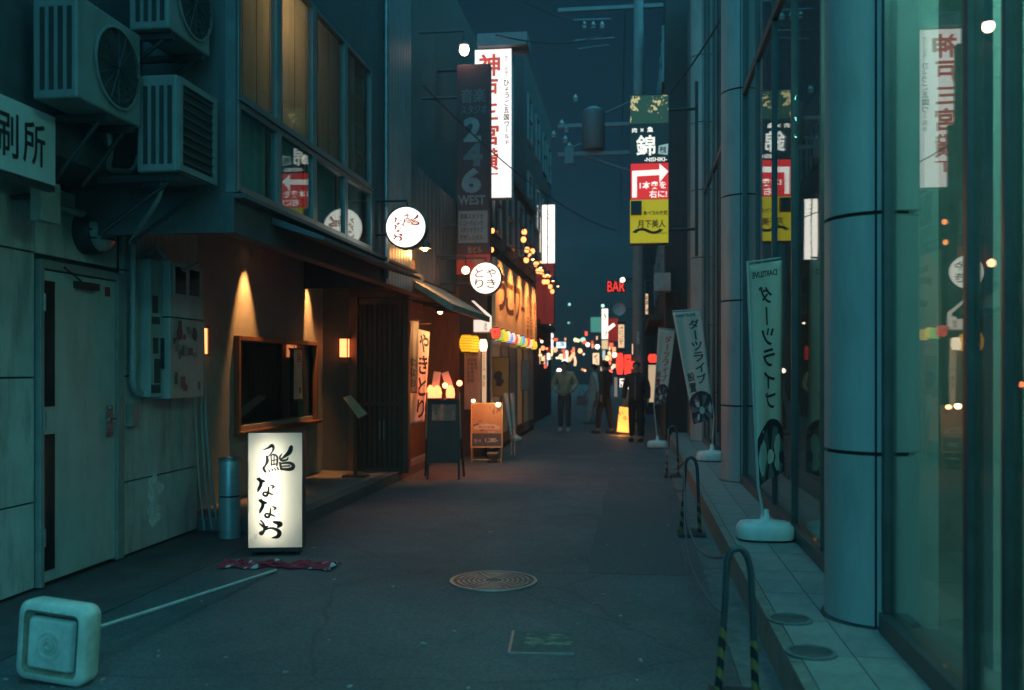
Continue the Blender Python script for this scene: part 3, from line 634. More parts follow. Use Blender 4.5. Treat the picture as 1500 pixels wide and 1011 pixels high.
# ================================================================== LEFT 3: yakitori shop
M_corr = paint('corrugated_sheet', (.13, .145, .15), .6, .2, var=.3, scale=4)
M_brown = paint('brown_boards', (.20, .085, .045), .6, var=.35, scale=4, stretch=(9, 9, .5))
L3 = thing('yakitori_shop', 'small grilled chicken shop with lit awning beyond the sushi restaurant', 'building', (-3.4, 14, 0))
MB().box(-7, 12.38, 0, -3.42, 15.8, 2.8).box(-7, 11.7, 2.8, -3.05, 15.8, 4.35).obj('wall', M_upper, L3)
for k in range(11): box('wall_board', M_brown, L3, -3.42, 12.40 + k * .31, .1, -3.39, 12.40 + k * .31 + .297, 2.7)
b = MB(); pts = []
n = 60
for i in range(n + 1):
    y = 11.7 + i * 4.1 / n; x = -3.04 + (.022 if (i // 2) % 2 else 0)
    pts.append((x, y))
for i in range(n): b.add([(pts[i][0], pts[i][1], 2.78), (pts[i + 1][0], pts[i + 1][1], 2.78), (pts[i + 1][0], pts[i + 1][1], 4.34), (pts[i][0], pts[i][1], 4.34)], [(0, 1, 2, 3)])
b.obj('corrugated_wall', M_corr, L3, fix=False)
# awning
aw = MB().prism([(0, 0), (.74, -.44), (.74, -.52), (.70, -.52), (0, -.06)], (-3.03, 11.72, 2.76), (1, 0, 0), (0, 0, 1), (0, 3.05, 0)).obj('awning', paint('awning_cloth', (.30, .24, .18), .8, var=.25, scale=5, bump=.2), L3)
for k in range(5): MB().tube([(-3.03, 11.9 + k * .68, 2.42), (-2.34, 11.9 + k * .68, 2.30)], .012, 6).obj('awning_rib', M_dark, aw)
# flood lamp over the awning
fp = atY(622, 364, 12.0)
t = thing('flood_lamp', 'swan neck lamp shining down on the awning wall below the round sign', 'lamp', (fp.x, fp.y, fp.z - .1))
MB().lathe([(.085, 0), (.075, .05), (.03, .10), (.015, .13)], (fp.x, fp.y, fp.z), 20, None, True, False).obj('shade', M_dark, t)
MB().ball((fp.x, fp.y, fp.z + .01), .045).obj('bulb', glow('flood_bulb', (1, .62, .22), 26), t)
MB().tube([(fp.x, fp.y, fp.z + .12), (fp.x, fp.y, fp.z + .22), (fp.x - .12, fp.y, fp.z + .28), (-3.03, fp.y, fp.z + .25)], .012, 6).obj('arm', M_dark, t)
lamp('POINT', t, (fp.x, fp.y, fp.z - .06), 42, (1, .44, .12), .05)
fp2 = atY(682, 396, 14.2)
t = thing('awning_bulb', 'bare lit bulb left of the round grilled chicken sign', 'lamp', (fp2.x, fp2.y, fp2.z))
MB().ball(fp2, .06).obj('bulb', glow('awning_bulb', (1, .34, .16), 16), t); MB().tube([fp2 + Vector((0, 0, .05)), fp2 + Vector((0, 0, .22)), (-3.03, fp2.y, fp2.z + .22)], .012, 6).obj('arm', M_dark, t)
# bulb tucked under the awning
t = thing('awning_lamp', 'shaded lamp tucked under the dark awning lighting banners and step', 'lamp', (-2.62, 12.5, 2.3))
MB().lathe([(.07, 0), (.06, .05), (.02, .09)], (-2.62, 12.5, 2.27), 16, None, True, False).obj('shade', M_dark, t); MB().ball((-2.62, 12.5, 2.27), .035).obj('bulb', glow('gn_bulb', (1, .62, .25), 8), t)
lamp('SPOT', t, (-2.62, 12.5, 2.22), 62, (1, .48, .18), .04, spot_size=rad(115), spot_blend=.6, aim=(-3.05, 13.0, 1.3))
# round yakitori sign
c = atY(712, 408, 14.4)
t = round_sign('round_sign', 'round lit white sign reading four dark kana above the awning end', c.x, 14.4, c.z, .258, glow('sign_face_white2', (1, .92, .80), 1.5), -3.04, None)
for sgn in (-1, 1):
    pmr = plane_map((c.x, 14.4 + sgn * .058, c.z), (-sgn, 0, 0), (0, 0, 1), (0, sgn, 0), .001)
    lettering([column('やき', .02, .165, .145, .165, .012), column('とり', -.165, .165, .135, .165, .012)], pmr, glow('brown_kana', (.16, .02, .01), .25), t)
# cloth banners hung before the porch screen
def cloth(name, label, corners, m, runs=None, ink=None, amp=.012, group=None, pole=None, cat='banner'):
    tl, tr, br, bl = [Vector(q) for q in corners]
    nrm = (tr - tl).cross(bl - tl).normalized()
    t = thing(name, label, cat, (bl + br) / 2, group)
    ph = random.random() * 6
    fn = lambda a, b_, off=0: (tl * (1 - a) + tr * a) * (1 - b_) + (bl * (1 - a) + br * a) * b_ + nrm * (amp * math.sin(5 * b_ + 4 * a + ph) + amp * .6 * math.sin(11 * a + 3 * b_ + ph) + off)
    MB().grid(fn, 10, 30).obj('cloth', m, t, solid=.003)
    facing = 1 if nrm.dot(Vector((0, 0, 1.5)) - tl) > 0 else -1
    if runs:
        for (rn, mm) in runs:
            for s in (1, -1): lettering(rn, lambda x, y, i=0, s=s: fn(x, 1 - y, s * (.0028 + .0001 * i)), mm, t)
    return t, fn
M_wcloth = translucent('white_cloth', (.72, .68, .60), .25)
q = lambda u, v, Y: atY(u, v, Y)
t, fn = cloth('shop_banner', 'tall white cloth banner with four dark kana beside the lattice door', (q(597, 478, 13.0), q(629, 486, 12.95), q(622, 618, 12.95), q(594, 625, 13.0)), translucent('warm_cloth', (.82, .78, .68), .25),
              [([column('やきとり', .58, .98, .40, .235, .02)], M_ink)])
MB().tube([q(594, 476, 13.0), q(632, 474, 13.0)], .012).obj('rod', M_wood, t)
t, fn = cloth('shop_curtain', 'short grey cloth banner with small brush writing in front of the white banner', (q(595, 470, 12.75), q(613, 470, 12.75), q(613, 576, 12.75), q(597, 576, 12.75)), translucent('grey_cloth', (.36, .33, .28), .25),
              [([column('なな', .25, .50, .5, .14, .02), column('お', .25, .2, .5, .12, .02)], M_ink)])
MB().tube([q(593, 469, 12.75), q(616, 469, 12.75)], .012).obj('rod', M_wood, t)
# easel board with lit paper lamps
eb = Vector((-2.56, 12.42, 0)); Me = Matrix.Translation(eb) @ Matrix.Rotation(rad(9), 4, 'Z')
t = thing('easel_board', 'dark easel chalkboard with lit lamps along its top edge', 'sign board', eb)
Mel = Me @ Matrix.Rotation(rad(-8), 4, 'X')
MB().box(-.20, 0, .26, .20, .03, 1.06, Mel).obj('board', paint('chalkboard', (.03, .04, .045), .6, var=.4, scale=6), t, .003)
MB().box(-.225, -.012, .0, -.195, .035, 1.09, Mel).box(.195, -.012, .0, .225, .035, 1.09, Mel).box(-.195, -.012, 1.06, .195, .035, 1.09, Mel).box(-.195, -.012, .23, .195, .035, .26, Mel).obj('frame', M_black, t, .003)
for s in (-1, 1):
    MB().tube([Me @ Vector((s * .20, .16, 1.04)), Me @ Vector((s * .27, .42, .0))], .016, 8).obj('rear_leg', M_wood, t)
    MB().tube([Me @ Vector((s * .22, .05, 1.18)), Me @ Vector((s * .235, .06, .55))], .011, 8).obj('side_stick', paint('bamboo', (.45, .32, .18), .5), t)
MB().box(-.16, -.004, .80, .16, -.001, 1.02, Mel).obj('pasted_menu', paint('menu_dim', (.30, .24, .18), .8, var=.5, scale=18), t)
for x in (-.18, -.09, .09):
    t2 = thing('paper_lamp', {-.18: 'leftmost', -.09: 'middle', .09: 'rightmost'}[x] + ' lit white paper lamp on the top edge of the easel chalkboard', 'lamp', Me @ Vector((x, .17, 1.10)), 'lamps on the easel chalkboard')
    p = Me @ Vector((x, .17, 1.10))
    MB().lathe([(.055, 0), (.062, .05), (.052, .13), (.02, .17), (1e-6, .175)], p, 14).obj('paper_bag', glow('paper_lamp', (1, .24, .08), 3.6), t2)
    MB().lathe([(.058, -.012), (.06, 0)], p, 14).obj('foot', M_black, t2)
for x, z in ((.215, 1.30), (.02, 1.27)):
    p = Me @ Vector((x, .12, z))
    t2 = thing('bare_bulb', ('right' if x > .1 else 'centre') + ' small bare red lit bulb above the easel chalkboard', 'lamp', p, 'bulbs over the easel chalkboard')
    MB().ball(p, .038).obj('bulb', glow('red_bulb', (1, .16, .05), 16), t2); MB().tube([p + Vector((0, 0, -.03)), Me @ Vector((x, .10, 1.10))], .008, 6).obj('stem', M_dark, t2)
lamp('POINT', t2, Me @ Vector((.05, .36, 1.18)), 32, (1, .10, .03), .05)  # unseen red lamp added behind the board for the glow around the easel
for k, (x, r) in enumerate(((-.12, 8), (.08, -18))):
    Mc = Me @ Matrix.Translation((x, .22, 1.24)) @ Matrix.Rotation(rad(r), 4, 'Y')
    o = MB().box(-.05, 0, 0, .05, .004, .22, Mc).obj('price_card', paint('card_pink', (.62, .45, .40), .8)); tag(o, ('upright' if k == 0 else 'slanting') + ' pale price card sticking up behind the easel lamps', 'card')
# framed poster stand
pb = Vector((-2.34, 14.75, 0)); Mp = Matrix.Translation(pb) @ Matrix.Rotation(rad(6), 4, 'Z')
t = thing('poster_stand', 'gilt framed poster stand with food picture and price', 'sign board', pb)
Mpl = Mp @ Matrix.Rotation(rad(-7), 4, 'X')
M_gilt = paint('gilt_frame', (.55, .38, .14), .4, .5)
fr_ = MB().box(-.255, 0, .24, -.235, .03, .96, Mpl).box(.235, 0, .24, .255, .03, .96, Mpl).box(-.235, 0, .24, .235, .03, .262, Mpl).box(-.235, 0, .94, .235, .03, .96, Mpl).obj('frame', M_gilt, t, .002)
MB().box(-.235, .012, .262, .235, .02, .94, Mpl).obj('poster', print_glow('poster_print', [(.5, .22, .09), (.62, .40, .2), (.28, .09, .04), (.5, .34, .2), (.16, .06, .03), (.66, .46, .28)], 0.0, 14), t)
MB().box(-.235, .008, .262, .235, .0115, .47, Mpl).obj('price_panel', paint('poster_dark', (.07, .08, .085), .7), t)
MB().prism([(-.2, 0), (.2, 0), (.21, .05), (.1, .085), (0, .095), (-.1, .085), (-.21, .05)], Mpl @ Vector((0, .007, .53)), Mpl.to_3x3() @ Vector((1, 0, 0)), Mpl.to_3x3() @ Vector((0, 0, 1)), Mpl.to_3x3() @ Vector((0, .004, 0))).obj('ribbon', paint('ribbon_cream', (.62, .48, .33), .7), t)
uxp, uzp, nyp = Mpl.to_3x3() @ Vector((1, 0, 0)), Mpl.to_3x3() @ Vector((0, 0, 1)), Mpl.to_3x3() @ Vector((0, -1, 0))
pm = plane_map(Mpl @ Vector((0, .007, 0)), uxp, uzp, nyp, .002)
lettering([fit('1,280-', -.02, .32, .2, .075, .01), fit('生ビール', -.2, .33, .11, .05, .01), fit('60分', .02, .475, .12, .035, .01)], pm, paint('cream_ink', (.75, .65, .5), .7), t)
lettering([fit('飲み放題', -.13, .55, .26, .04, .015)], pm, M_red_ink, t)
for s in (-1, 1): tubes('leg', M_gilt, t, [([Mp @ Vector((s * .24, .02, .24)), Mp @ Vector((s * .235, .0, .0))], .011), ([Mp @ Vector((s * .23, .10, .9)), Mp @ Vector((s * .235, .34, .0))], .011)])
tubes('stretcher', M_gilt, t, [([Mp @ Vector((-.235, 0, .05)), Mp @ Vector((.235, 0, .05))], .009)])
for s, zz in ((-.21, .985), (.19, .93)):
    p = Mp @ Vector((s, -.12 if s > 0 else .0, zz))
    t2 = thing('clip_lamp', 'small lit clip lamp on the %s corner of the gilt poster frame' % ('right' if s > 0 else 'left'), 'lamp', p)
    MB().ball(p, .032 if s < 0 else .042, (1, 1, .8)).obj('bulb', glow('clip_bulb', (1, .50, .20), 16), t2); MB().tube([p + Vector((0, .03, 0)), Mpl @ Vector((s, .02, .955))], .008, 6).obj('arm', M_dark, t2)
    if s > 0: lamp('POINT', t2, p + Vector((-.08, -.16, .02)), 4.5, (1, .55, .22), .04)
t2 = thing('battery_box', 'small dark box on the ground under the gilt poster stand', 'box', (-2.27, 14.85, 0)); box('body', M_black, t2, -2.33, 14.75, 0, -2.17, 14.92, .14, bevel=.01); box('lid', paint('lid_tan', (.5, .36, .2), .6), t2, -2.335, 14.745, .141, -2.165, 14.925, .16, bevel=.004)
# furled flags leaning by the poster stand
for i, (u0, v0, u1, v1, m) in enumerate(((741, 577, 749, 637, 'f1'), (750, 577, 754, 637, 'f2'))):
    a_, b_ = q(u0, v0, 15.6), q(u1, v1, 15.3)
    o = MB().tube([a_, a_ * .5 + b_ * .5, b_], .045, 8, r1=.022).tube([b_, Vector((b_.x, b_.y, .08))], .012, 8).obj('furled_flag', paint('furled_' + m, (.6, .5, .4) if i == 0 else (.42, .36, .3), .8, var=.5, scale=14, stretch=(6, 6, .6))); tag(o, 'pale furled flag leaning beside the poster stand, ' + ('left of the pair' if i == 0 else 'right of the pair'), 'flag')
p = atZ(752, 648)
t2 = thing('flag_weight', 'pair of pale round water weights under the furled flags', 'flag base', p)
MB().lathe([(.10, .0), (.13, .03), (.13, .10), (.05, .14), (.03, .17)], p + Vector((.04, 0, 0)), 20).obj('round_weight', M_white_plastic, t2); MB().lathe([(.08, .0), (.10, .03), (.09, .10), (.03, .14)], p + Vector((-.13, .1, 0)), 16).obj('small_weight', M_white_plastic, t2)

# ================================================================== LEFT 4: izakaya alley building
def windows_on(parent, x, side, ys_, zs_, m_frame, m_pane, wdt=.9, hgt=1.2):
    for y in ys_:
        for z in zs_:
            s = side
            wn = MB().box(x, y, z, x + s * .05, y + .05, z + hgt).box(x, y + wdt - .05, z, x + s * .05, y + wdt, z + hgt).box(x, y + .05, z, x + s * .05, y + wdt - .05, z + .05).box(x, y + .05, z + hgt - .05, x + s * .05, y + wdt - .05, z + hgt).box(x, y + .05, z + hgt * .5 - .02, x + s * .05, y + wdt - .05, z + hgt * .5 + .02).obj('window', m_frame, parent)
            box('pane', m_pane, wn, x + s * .003, y + .05, z + .05, x + s * .02, y + wdt - .05, z + hgt - .05)
M_pdark = paint('dark_pane', (.02, .03, .035), .08, var=.1)
M_far = [paint('far_wall_%d' % i, c, .8, var=.35, scale=1.2, dirt=.4) for i, c in enumerate(((.045, .048, .055), (.06, .058, .058), (.04, .045, .05), (.055, .058, .062)))]
L4 = thing('alley_building', 'dark building carrying the long beige signboard and coloured lanterns', 'building', (-3.4, 19, 0))
MB().box(-8, 15.82, 0, -2.50, 23.2, 5.4).box(-8, 15.82, 5.4, -3.4, 23.2, 8.6).obj('wall', M_far[1], L4)
windows_on(L4, -2.50, 1, (16.4, 18.2, 20.0, 21.8), (3.9,), M_frame, M_pdark)
MB().box(-2.5, 15.9, 3.62, -2.42, 23.1, 3.70).box(-2.5, 15.9, 5.3, -2.42, 23.1, 5.4).obj('cornice', M_far[2], L4)
# front face to the camera (end wall): wood panel, poster
box('end_panel', M_brown, L4, -3.40, 15.80, .1, -2.98, 15.815, 2.9)
# glazed shop fronts
for i in range(6):
    y = 16.1 + i * 1.15
    fw = MB().box(-2.5, y, .1, -2.45, y + .05, 2.0).box(-2.5, y + 1.05, .1, -2.45, y + 1.1, 2.0).box(-2.5, y + .05, .1, -2.45, y + 1.05, .3).box(-2.5, y + .05, 1.92, -2.45, y + 1.05, 2.0).obj('shop_window', M_wood if i % 2 else M_frame, L4)
    box('pane', glow('lit_shop_%d' % (i % 3), ((.9, .45, .2), (.7, .5, .3), (.35, .4, .38))[i % 3], (.10, .05, .03)[i % 3], (.05, .05, .05)), fw, -2.49, y + .05, .3, -2.475, y + 1.05, 1.92)
# white notice boards on the end wall
def board(name, label, u0, v0, u1, v1, Y, m, cat='sign', depth=.05, group=None, frame=None):
    a, b_ = q(u0, v0, Y), q(u1, v1, Y)
    t = thing(name, label, cat, ((a.x + b_.x) / 2, Y, b_.z), group)
    if frame is None: MB().box(a.x, Y, b_.z, b_.x, Y + depth, a.z).obj('panel', m, t, .002)
    else:
        MB().box(a.x, Y, b_.z, b_.x, Y + depth, a.z).obj('housing', frame, t, .003); MB().box(a.x + .012, Y - .004, b_.z + .012, b_.x - .012, Y - .0005, a.z - .012).obj('face', m, t)
    return t, plane_map((a.x, Y - (.004 if frame else 0), b_.z), (1, 0, 0), (0, 0, 1), (0, -1, 0)), b_.x - a.x, a.z - b_.z
t, pm, w_, h_ = board('notice_board', 'pale pink notice board with small dark columns of writing under yellow lanterns', 680, 512, 704, 600, 15.72, paint('notice_pink', (.50, .34, .28), .8, var=.15))
lettering([column('営業中', w_ * .62, h_ * .86, .05, .07), column('日替定食御膳', w_ * .40, h_ * .86, .05, .07), column('焼鳥一品料理', w_ * .18, h_ * .86, .05, .07), fit('おしながき', w_ * .12, h_ * .89, w_ * .75, h_ * .06)], pm, M_ink, t)
MB().prism([(.06 * math.cos(a * .4488), .06 * math.sin(a * .4488)) for a in range(14)], pm(w_ * .55, h_ * .12), (1, 0, 0), (0, 0, 1), (0, -.002, 0)).obj('seal', paint('seal_brown', (.24, .12, .1), .8), t)
t, pm, w_, h_ = board('strip_sign', 'narrow lit cream strip sign with coloured writing beside the notice board', 706, 498, 712, 590, 15.66, glow('strip_cream', (.9, .62, .36), .55))
lettering([column('生ビール', w_ * .2, h_ * .9, w_ * .6, h_ * .1), column('焼酎', w_ * .2, h_ * .45, w_ * .6, h_ * .1)], pm, paint('blue_ink', (.08, .05, .10), .7), t)
t, pm, w_, h_ = board('poster_case', 'black poster case with yellow poster and dark figure on the shop front', 715, 523, 746, 581, 16.3, paint('yellow_poster', (.36, .24, .07), .7, var=.2), frame=M_black)
MB().prism([(-.05, -.12), (.04, -.14), (.10, -.04), (.05, .02), (.07, .10), (.0, .14), (-.07, .10), (-.10, .02), (-.04, -.03)], pm(w_ * .5, h_ * .45), (1, 0, 0), (0, 0, 1), (0, -.002, 0)).obj('printed_figure', paint('poster_figure', (.05, .05, .07), .8), t)
t, pm, w_, h_ = board('paper_menu', 'pale vertical menu sheet with red edge on the far shop window', 763, 528, 776, 572, 19.2, paint('menu_pale', (.42, .30, .26), .8), frame=M_red_ink)
t, pm, w_, h_ = board('small_lightbox', 'small white lit box sign under the awning end', 693, 468, 718, 487, 15.35, glow('lightbox_white', (1, .86, .72), .95), frame=M_white_plastic, depth=.16)
lettering([fit('酒', w_ * .62, h_ * .15, w_ * .22, h_ * .55)], pm, M_red_ink, t)
a = q(718, 465, 15.3)
o = MB().prism([(0, -.17), (0, .04), (-.30, .30), (-.34, .30), (-.06, .03), (-.06, -.17)], (a.x + .02, 15.33, a.z - .02), (1, 0, 0), (0, 0, 1), (0, .01, 0)).obj('lit_arrow_edge', MATS['lightbox_white']); tag(o, 'white lit angled sign edge rising to the awning corner', 'sign')
# yellow paper lanterns on the end wall
def chochin(name, label, c, r, h, m, cat='lantern', group=None, cap=True):
    t = thing(name, label, cat, (c[0], c[1], c[2] - h / 2), group); prof = []
    nr = 9
    for i in range(nr * 2 + 1):
        f = i / (nr * 2); e = math.sqrt(max(0, 1 - (2 * f - 1) ** 2 * .62)) * (1 if i % 2 else .955)
        prof.append((r * e, -h / 2 + h * f))
    MB().lathe(prof, c, 16).obj('paper_body', m, t)
    if cap:
        for zc in (c[2] + h / 2, c[2] - h * .57): MB().lathe([(r * .6, 0), (r * .6, h * .07)], (c[0], c[1], zc), 12).obj('cap', M_black, t)
    return t
M_ylan = paper_glow('lantern_yellow', (1, .50, .02), 1.25, 7)
for i, (u, v) in enumerate(((683, 503), (693, 504), (700, 505))): chochin('paper_lantern', ('leftmost large', 'middle', 'rightmost')[i] + ' yellow lit paper lantern above the pink notice board', q(u, v, 15.45 + i * .25), .12, .28, M_ylan, group='yellow lanterns')
chochin('paper_lantern', 'white lit paper lantern right of the yellow lanterns', q(708, 506, 15.5), .07, .2, glow('lantern_white', (1, .8, .55), 2.6))
# beige signboard along the facade
t = thing('signboard', 'long beige signboard with big brown kana lit from above', 'sign', (-2.4, 19, 2.12))
for k in range(5):
    y0 = 15.95 + k * 1.38; box('board_panel', paint('beige_board', (.62, .47, .30), .7, var=.12, scale=2), t, -2.44, y0 + .006, 2.14, -2.38, y0 + 1.374, 3.42, bevel=.004)
pm = plane_map((-2.38, 15.95, 2.14), (0, 1, 0), (0, 0, 1), (1, 0, 0), .003)
lettering([fit('う', .25, .38, 1.1, .72, .03), fit('こ', 1.35, .38, 1.1, .62, .03), fit('ワ', 2.55, .30, 1.0, .72, .03), fit('ー', 3.65, .58, .75, .1, .04)], pm, paint('brown_letter', (.07, .028, .02), .7), t)
lettering([column('神戸三宮', 4.75, 1.0, .42, .24, .02), column('神戸三宮', 5.45, .9, .32, .2, .02), column('横丁', 6.1, .95, .4, .24, .02)], pm, paint('brown_letter2', (.25, .08, .05), .7), t)
for k in range(5):
    y = 16.6 + k * 1.38
    t2 = thing('gooseneck_lamp', '%s gooseneck lamp above the beige signboard' % ('nearest', 'second nearest', 'middle', 'fourth', 'farthest')[k], 'lamp', (-2.3, y, 3.5), 'lamps over the beige signboard')
    MB().tube([(-2.45, y, 3.50), (-2.2, y, 3.66), (-1.88, y, 3.62), (-1.80, y, 3.52)], .012, 6).obj('arm', M_dark, t2)
    MB().lathe([(.07, 0), (.06, .05), (.02, .09)], (-1.80, y, 3.44), 14, None, True, False).obj('shade', M_dark, t2)
    MB().ball((-1.80, y, 3.455), .03).obj('bulb', glow('gn_bulb', (1, .62, .25), 8), t2)
    lamp('SPOT', t2, (-1.80, y, 3.405), 130, (1, .36, .10), .05, spot_size=rad(98), spot_blend=.9, aim=(-2.38, y, 2.9))
# coloured lantern string
cols = [((1, .10, .06), 'red'), ((.35, .75, .12), 'green'), ((1, .72, .06), 'yellow'), ((1, .72, .06), 'yellow'), ((1, .85, .62), 'white'), ((.25, .4, 1), 'blue'), ((1, .85, .62), 'white'), ((1, .14, .08), 'red'), ((1, .8, .5), 'cream'), ((.45, .8, .2), 'green'), ((.25, .35, .9), 'blue'), ((1, .68, .1), 'yellow'), ((1, .16, .08), 'red'), ((1, .78, .3), 'cream'), ((1, .75, .2), 'yellow'), ((1, .72, .2), 'yellow')]
cnt = {}
ordn = ['nearest', 'second', 'third', 'fourth', 'farthest']
for i, (c, nme) in enumerate(cols):
    u = 727 + i * 3.65; v = 489 + i * 1.05
    cnt[nme] = cnt.get(nme, 0) + 1
    chochin('string_lantern', 'small lit %s paper lantern on the string under the beige signboard, %s of its colour' % (nme, ordn[cnt[nme] - 1]), atX(u, v + (1.2 if i % 2 else -.6), -2.28), .088, .18, paper_glow('string_' + nme, c, 1.15, 9), group='coloured lantern string', cap=True)
o = MB().tube([atX(724 + i * 6, 486 + i * 1.75, -2.28) for i in range(11)], .008, 5).obj('lantern_wire', M_black); tag(o, 'thin dark wire carrying the coloured lantern string', 'wire')
# studio sign (unlit) and the tall white lit sign behind it
a, b_ = q(669, 95, 14.7), q(718, 402, 14.7)
t = thing('studio_sign', 'tall unlit dark red vertical sign with big grey numerals', 'sign', (a.x, 14.7, b_.z))
box('housing', paint('sign_maroon', (.075, .03, .035), .6, var=.25, scale=3), t, a.x, 14.7, b_.z, b_.x, 14.86, a.z, bevel=.006)
pm = plane_map((a.x, 14.7, 0), (1, 0, 0), (0, 0, 1), (0, -1, 0), .003)
Z = lambda v: q(690, v, 14.7).z
wS = b_.x - a.x; M_gry = paint('grey_letter', (.22, .24, .25), .6)
def R(s, u0, v0, u1, v1, bold=.0): return fit(s, (u0 - 669) / 49 * wS, Z(v1), (u1 - u0) / 49 * wS, Z(v0) - Z(v1), bold)
lettering([R('音楽', 675, 130, 712, 151, .02), R('スタジオ', 675, 154, 713, 167, .02)], pm, paint('grey_letter_dim', (.13, .14, .15), .6), t)
lettering([R('2', 679, 172, 705, 208, .05)], pm, M_gry, t); lettering([R('4', 679, 210, 707, 244, .05)], pm, paint('grey_letter_dim', (.13, .14, .15), .6), t); lettering([R('6', 676, 246, 705, 283, .05)], pm, M_gry, t)
lettering([R('WEST', 671, 286, 711, 300, .03)], pm, M_gry, t)
MB().box(a.x + .03, 14.694, Z(356), b_.x - .04, 14.6985, Z(309)).obj('list_panel', paint('list_grey', (.26, .26, .27), .7), t)
pm2 = plane_map((a.x, 14.693, 0), (1, 0, 0), (0, 0, 1), (0, -1, 0), .002)
lettering([R('音楽スタジオ', 674, 313, 708, 321, .02), R('レコーディング', 674, 323, 708, 331, .02), R('スタジオライブ', 674, 333, 708, 341, .02), R('機材レンタル', 674, 344, 708, 352, .02)], pm2, paint('maroon_ink', (.11, .03, .03), .7), t)
lettering([R('当ビル', 685, 361, 706, 371, .02), R('4F', 692, 377, 708, 388, .04)], pm, paint('gold_letter', (.40, .20, .09), .6), t)
MB().box(a.x, 14.692, Z(402), b_.x, 14.6985, Z(373)).obj('red_panel', paint('red_panel', (.55, .05, .04), .6), t)  # bulb's glow on the sign's foot put into this brighter red
lettering([R('4F', 692, 377, 708, 388, .04)], pm2, paint('gold_letter', (.40, .20, .09), .6), t)
tubes('bracket', M_dark, t, [([(a.x, 14.78, Z(140)), (-3.4, 14.78, Z(140))], .02), ([(a.x, 14.78, Z(330)), (-3.1, 14.78, Z(330))], .02)])
a, b_ = q(695, 73, 15.9), q(750, 290, 15.9)
t = thing('tall_sign', 'tall white lit vertical sign with red characters behind the unlit studio sign', 'sign', (a.x, 15.9, b_.z))
box('housing', M_white_plastic, t, a.x, 15.9, b_.z, b_.x, 16.12, a.z, bevel=.006)
for s, y in ((-1, 15.9), (1, 16.12)): box('face', glow('tall_face', (1, .86, .80), 1.3), t, a.x + .012, y + s * .0005, b_.z + .012, b_.x - .012, y + s * .006, a.z - .012)
for s, y in ((-1, 15.893), (1, 16.127)):
    org = (a.x if s < 0 else b_.x, y, 0)
    pm = plane_map(org, (-s, 0, 0), (0, 0, 1), (0, s, 0), .002)
    Zt = lambda v: q(722, v, 15.9).z; wT = b_.x - a.x
    T = lambda st, u0, v0, u1, v1, bold=.0: fit(st, (u0 - 695) / 55 * wT, Zt(v1), (u1 - u0) / 55 * wT, Zt(v0) - Zt(v1), bold)
    lettering([T('神', 701, 79, 733, 112, .03), T('戸', 702, 116, 730, 148, .03), T('三', 702, 152, 730, 176, .03), T('宮', 702, 181, 731, 213, .03), T('横', 699, 217, 731, 250, .03), T('丁', 703, 254, 730, 270, .02)], pm, glow('red_sign_letter', (.85, .09, .05), .55), t)
    lettering([T('ひ', 738, 118, 746, 127, .02), T('ょ', 740, 128, 745, 134, .02), T('う', 739, 136, 746, 145, .02), T('ご', 739, 147, 746, 156, .02), T('五', 738, 158, 746, 166, .02), T('国', 738, 168, 746, 177, .02), T('ワ', 739, 179, 746, 187, .02), T('ル', 739, 197, 746, 204, .02), T('ド', 741, 206, 746, 213, .02), ([((x - 695) / 55 * wT, Zt(v_)) for x, v_ in ((742, 188), (743, 188), (743, 195), (742, 195))], [[0, 1, 2, 3]])], pm, M_ink, t)
    lettering([column('神戸三宮横丁', (739.5 - 695) / 55 * wT, Zt(82), .055, .065, .0)], pm, paint('grey_ink', (.2, .12, .12), .7), t)
box('canopy', paint('slab_grey', (.16, .19, .21), .7), t, q(700, 60, 15.85).x, 15.75, a.z + .01, q(773, 60, 15.85).x, 16.3, a.z + .22, bevel=.005)
tubes('bracket', M_dark, t, [([(a.x, 16.01, a.z - .3), (-3.4, 16.01, a.z - .3)], .03), ([(a.x, 16.01, b_.z + .3), (-2.55, 16.01, b_.z + .3)], .03)])
p = q(680, 73, 14.6)
t = thing('street_lamp', 'bright round street lamp above the unlit studio sign', 'lamp', p)
MB().ball(p, .075, (1, 1, 1.2)).obj('globe', glow('street_globe', (1, .55, .42), 30), t); MB().lathe([(.09, 0), (.05, .06), (.02, .08)], p + Vector((0, 0, .06)), 14).obj('cap', M_dark, t); MB().tube([p + Vector((0, 0, .12)), p + Vector((0, 0, .3)), (-3.4, p.y, p.z + .3)], .02, 8).obj('arm', M_dark, t)
# ================================================================== farther left buildings
L5 = thing('narrow_building', 'narrow dark building behind the red hanging sign', 'building', (-3.3, 27, 0)); MB().box(-9, 23.25, 0, -2.75, 31, 9.5).obj('wall', M_far[0], L5); windows_on(L5, -2.75, 1, (24, 26, 28, 29.6), (3.2, 5.4, 7.4), M_frame, M_pdark)
MB().box(-2.75, 23.3, 2.7, -2.6, 30.9, 2.85).obj('ledge', M_far[2], L5)
L6 = thing('distant_building', 'dark distant building at the far left of the alley', 'building', (-3.3, 38, 0)); MB().box(-12, 31.1, 0, -4.6, 46, 11).obj('wall', M_far[2], L6); windows_on(L6, -4.6, 1, (32.5, 35, 37.5, 40, 42.5), (3.4, 5.8, 8.2), M_frame, M_pdark)
L7 = thing('corner_building', 'dark corner building at the end of the alley on the left', 'building', (-3.4, 56, 0)); MB().box(-18, 46.2, 0, -8, 75, 9).obj('wall', M_far[3], L7); windows_on(L7, -8, 1, (48, 52, 56, 60), (3.4, 6.0), M_frame, M_pdark)
L8 = thing('end_building', 'dark block closing the view at the end of the alley', 'building', (0, 90, 0)); MB().box(-30, 88, 0, 30, 100, 13).obj('wall', paint('end_wall', (.018, .02, .024), .8), L8)
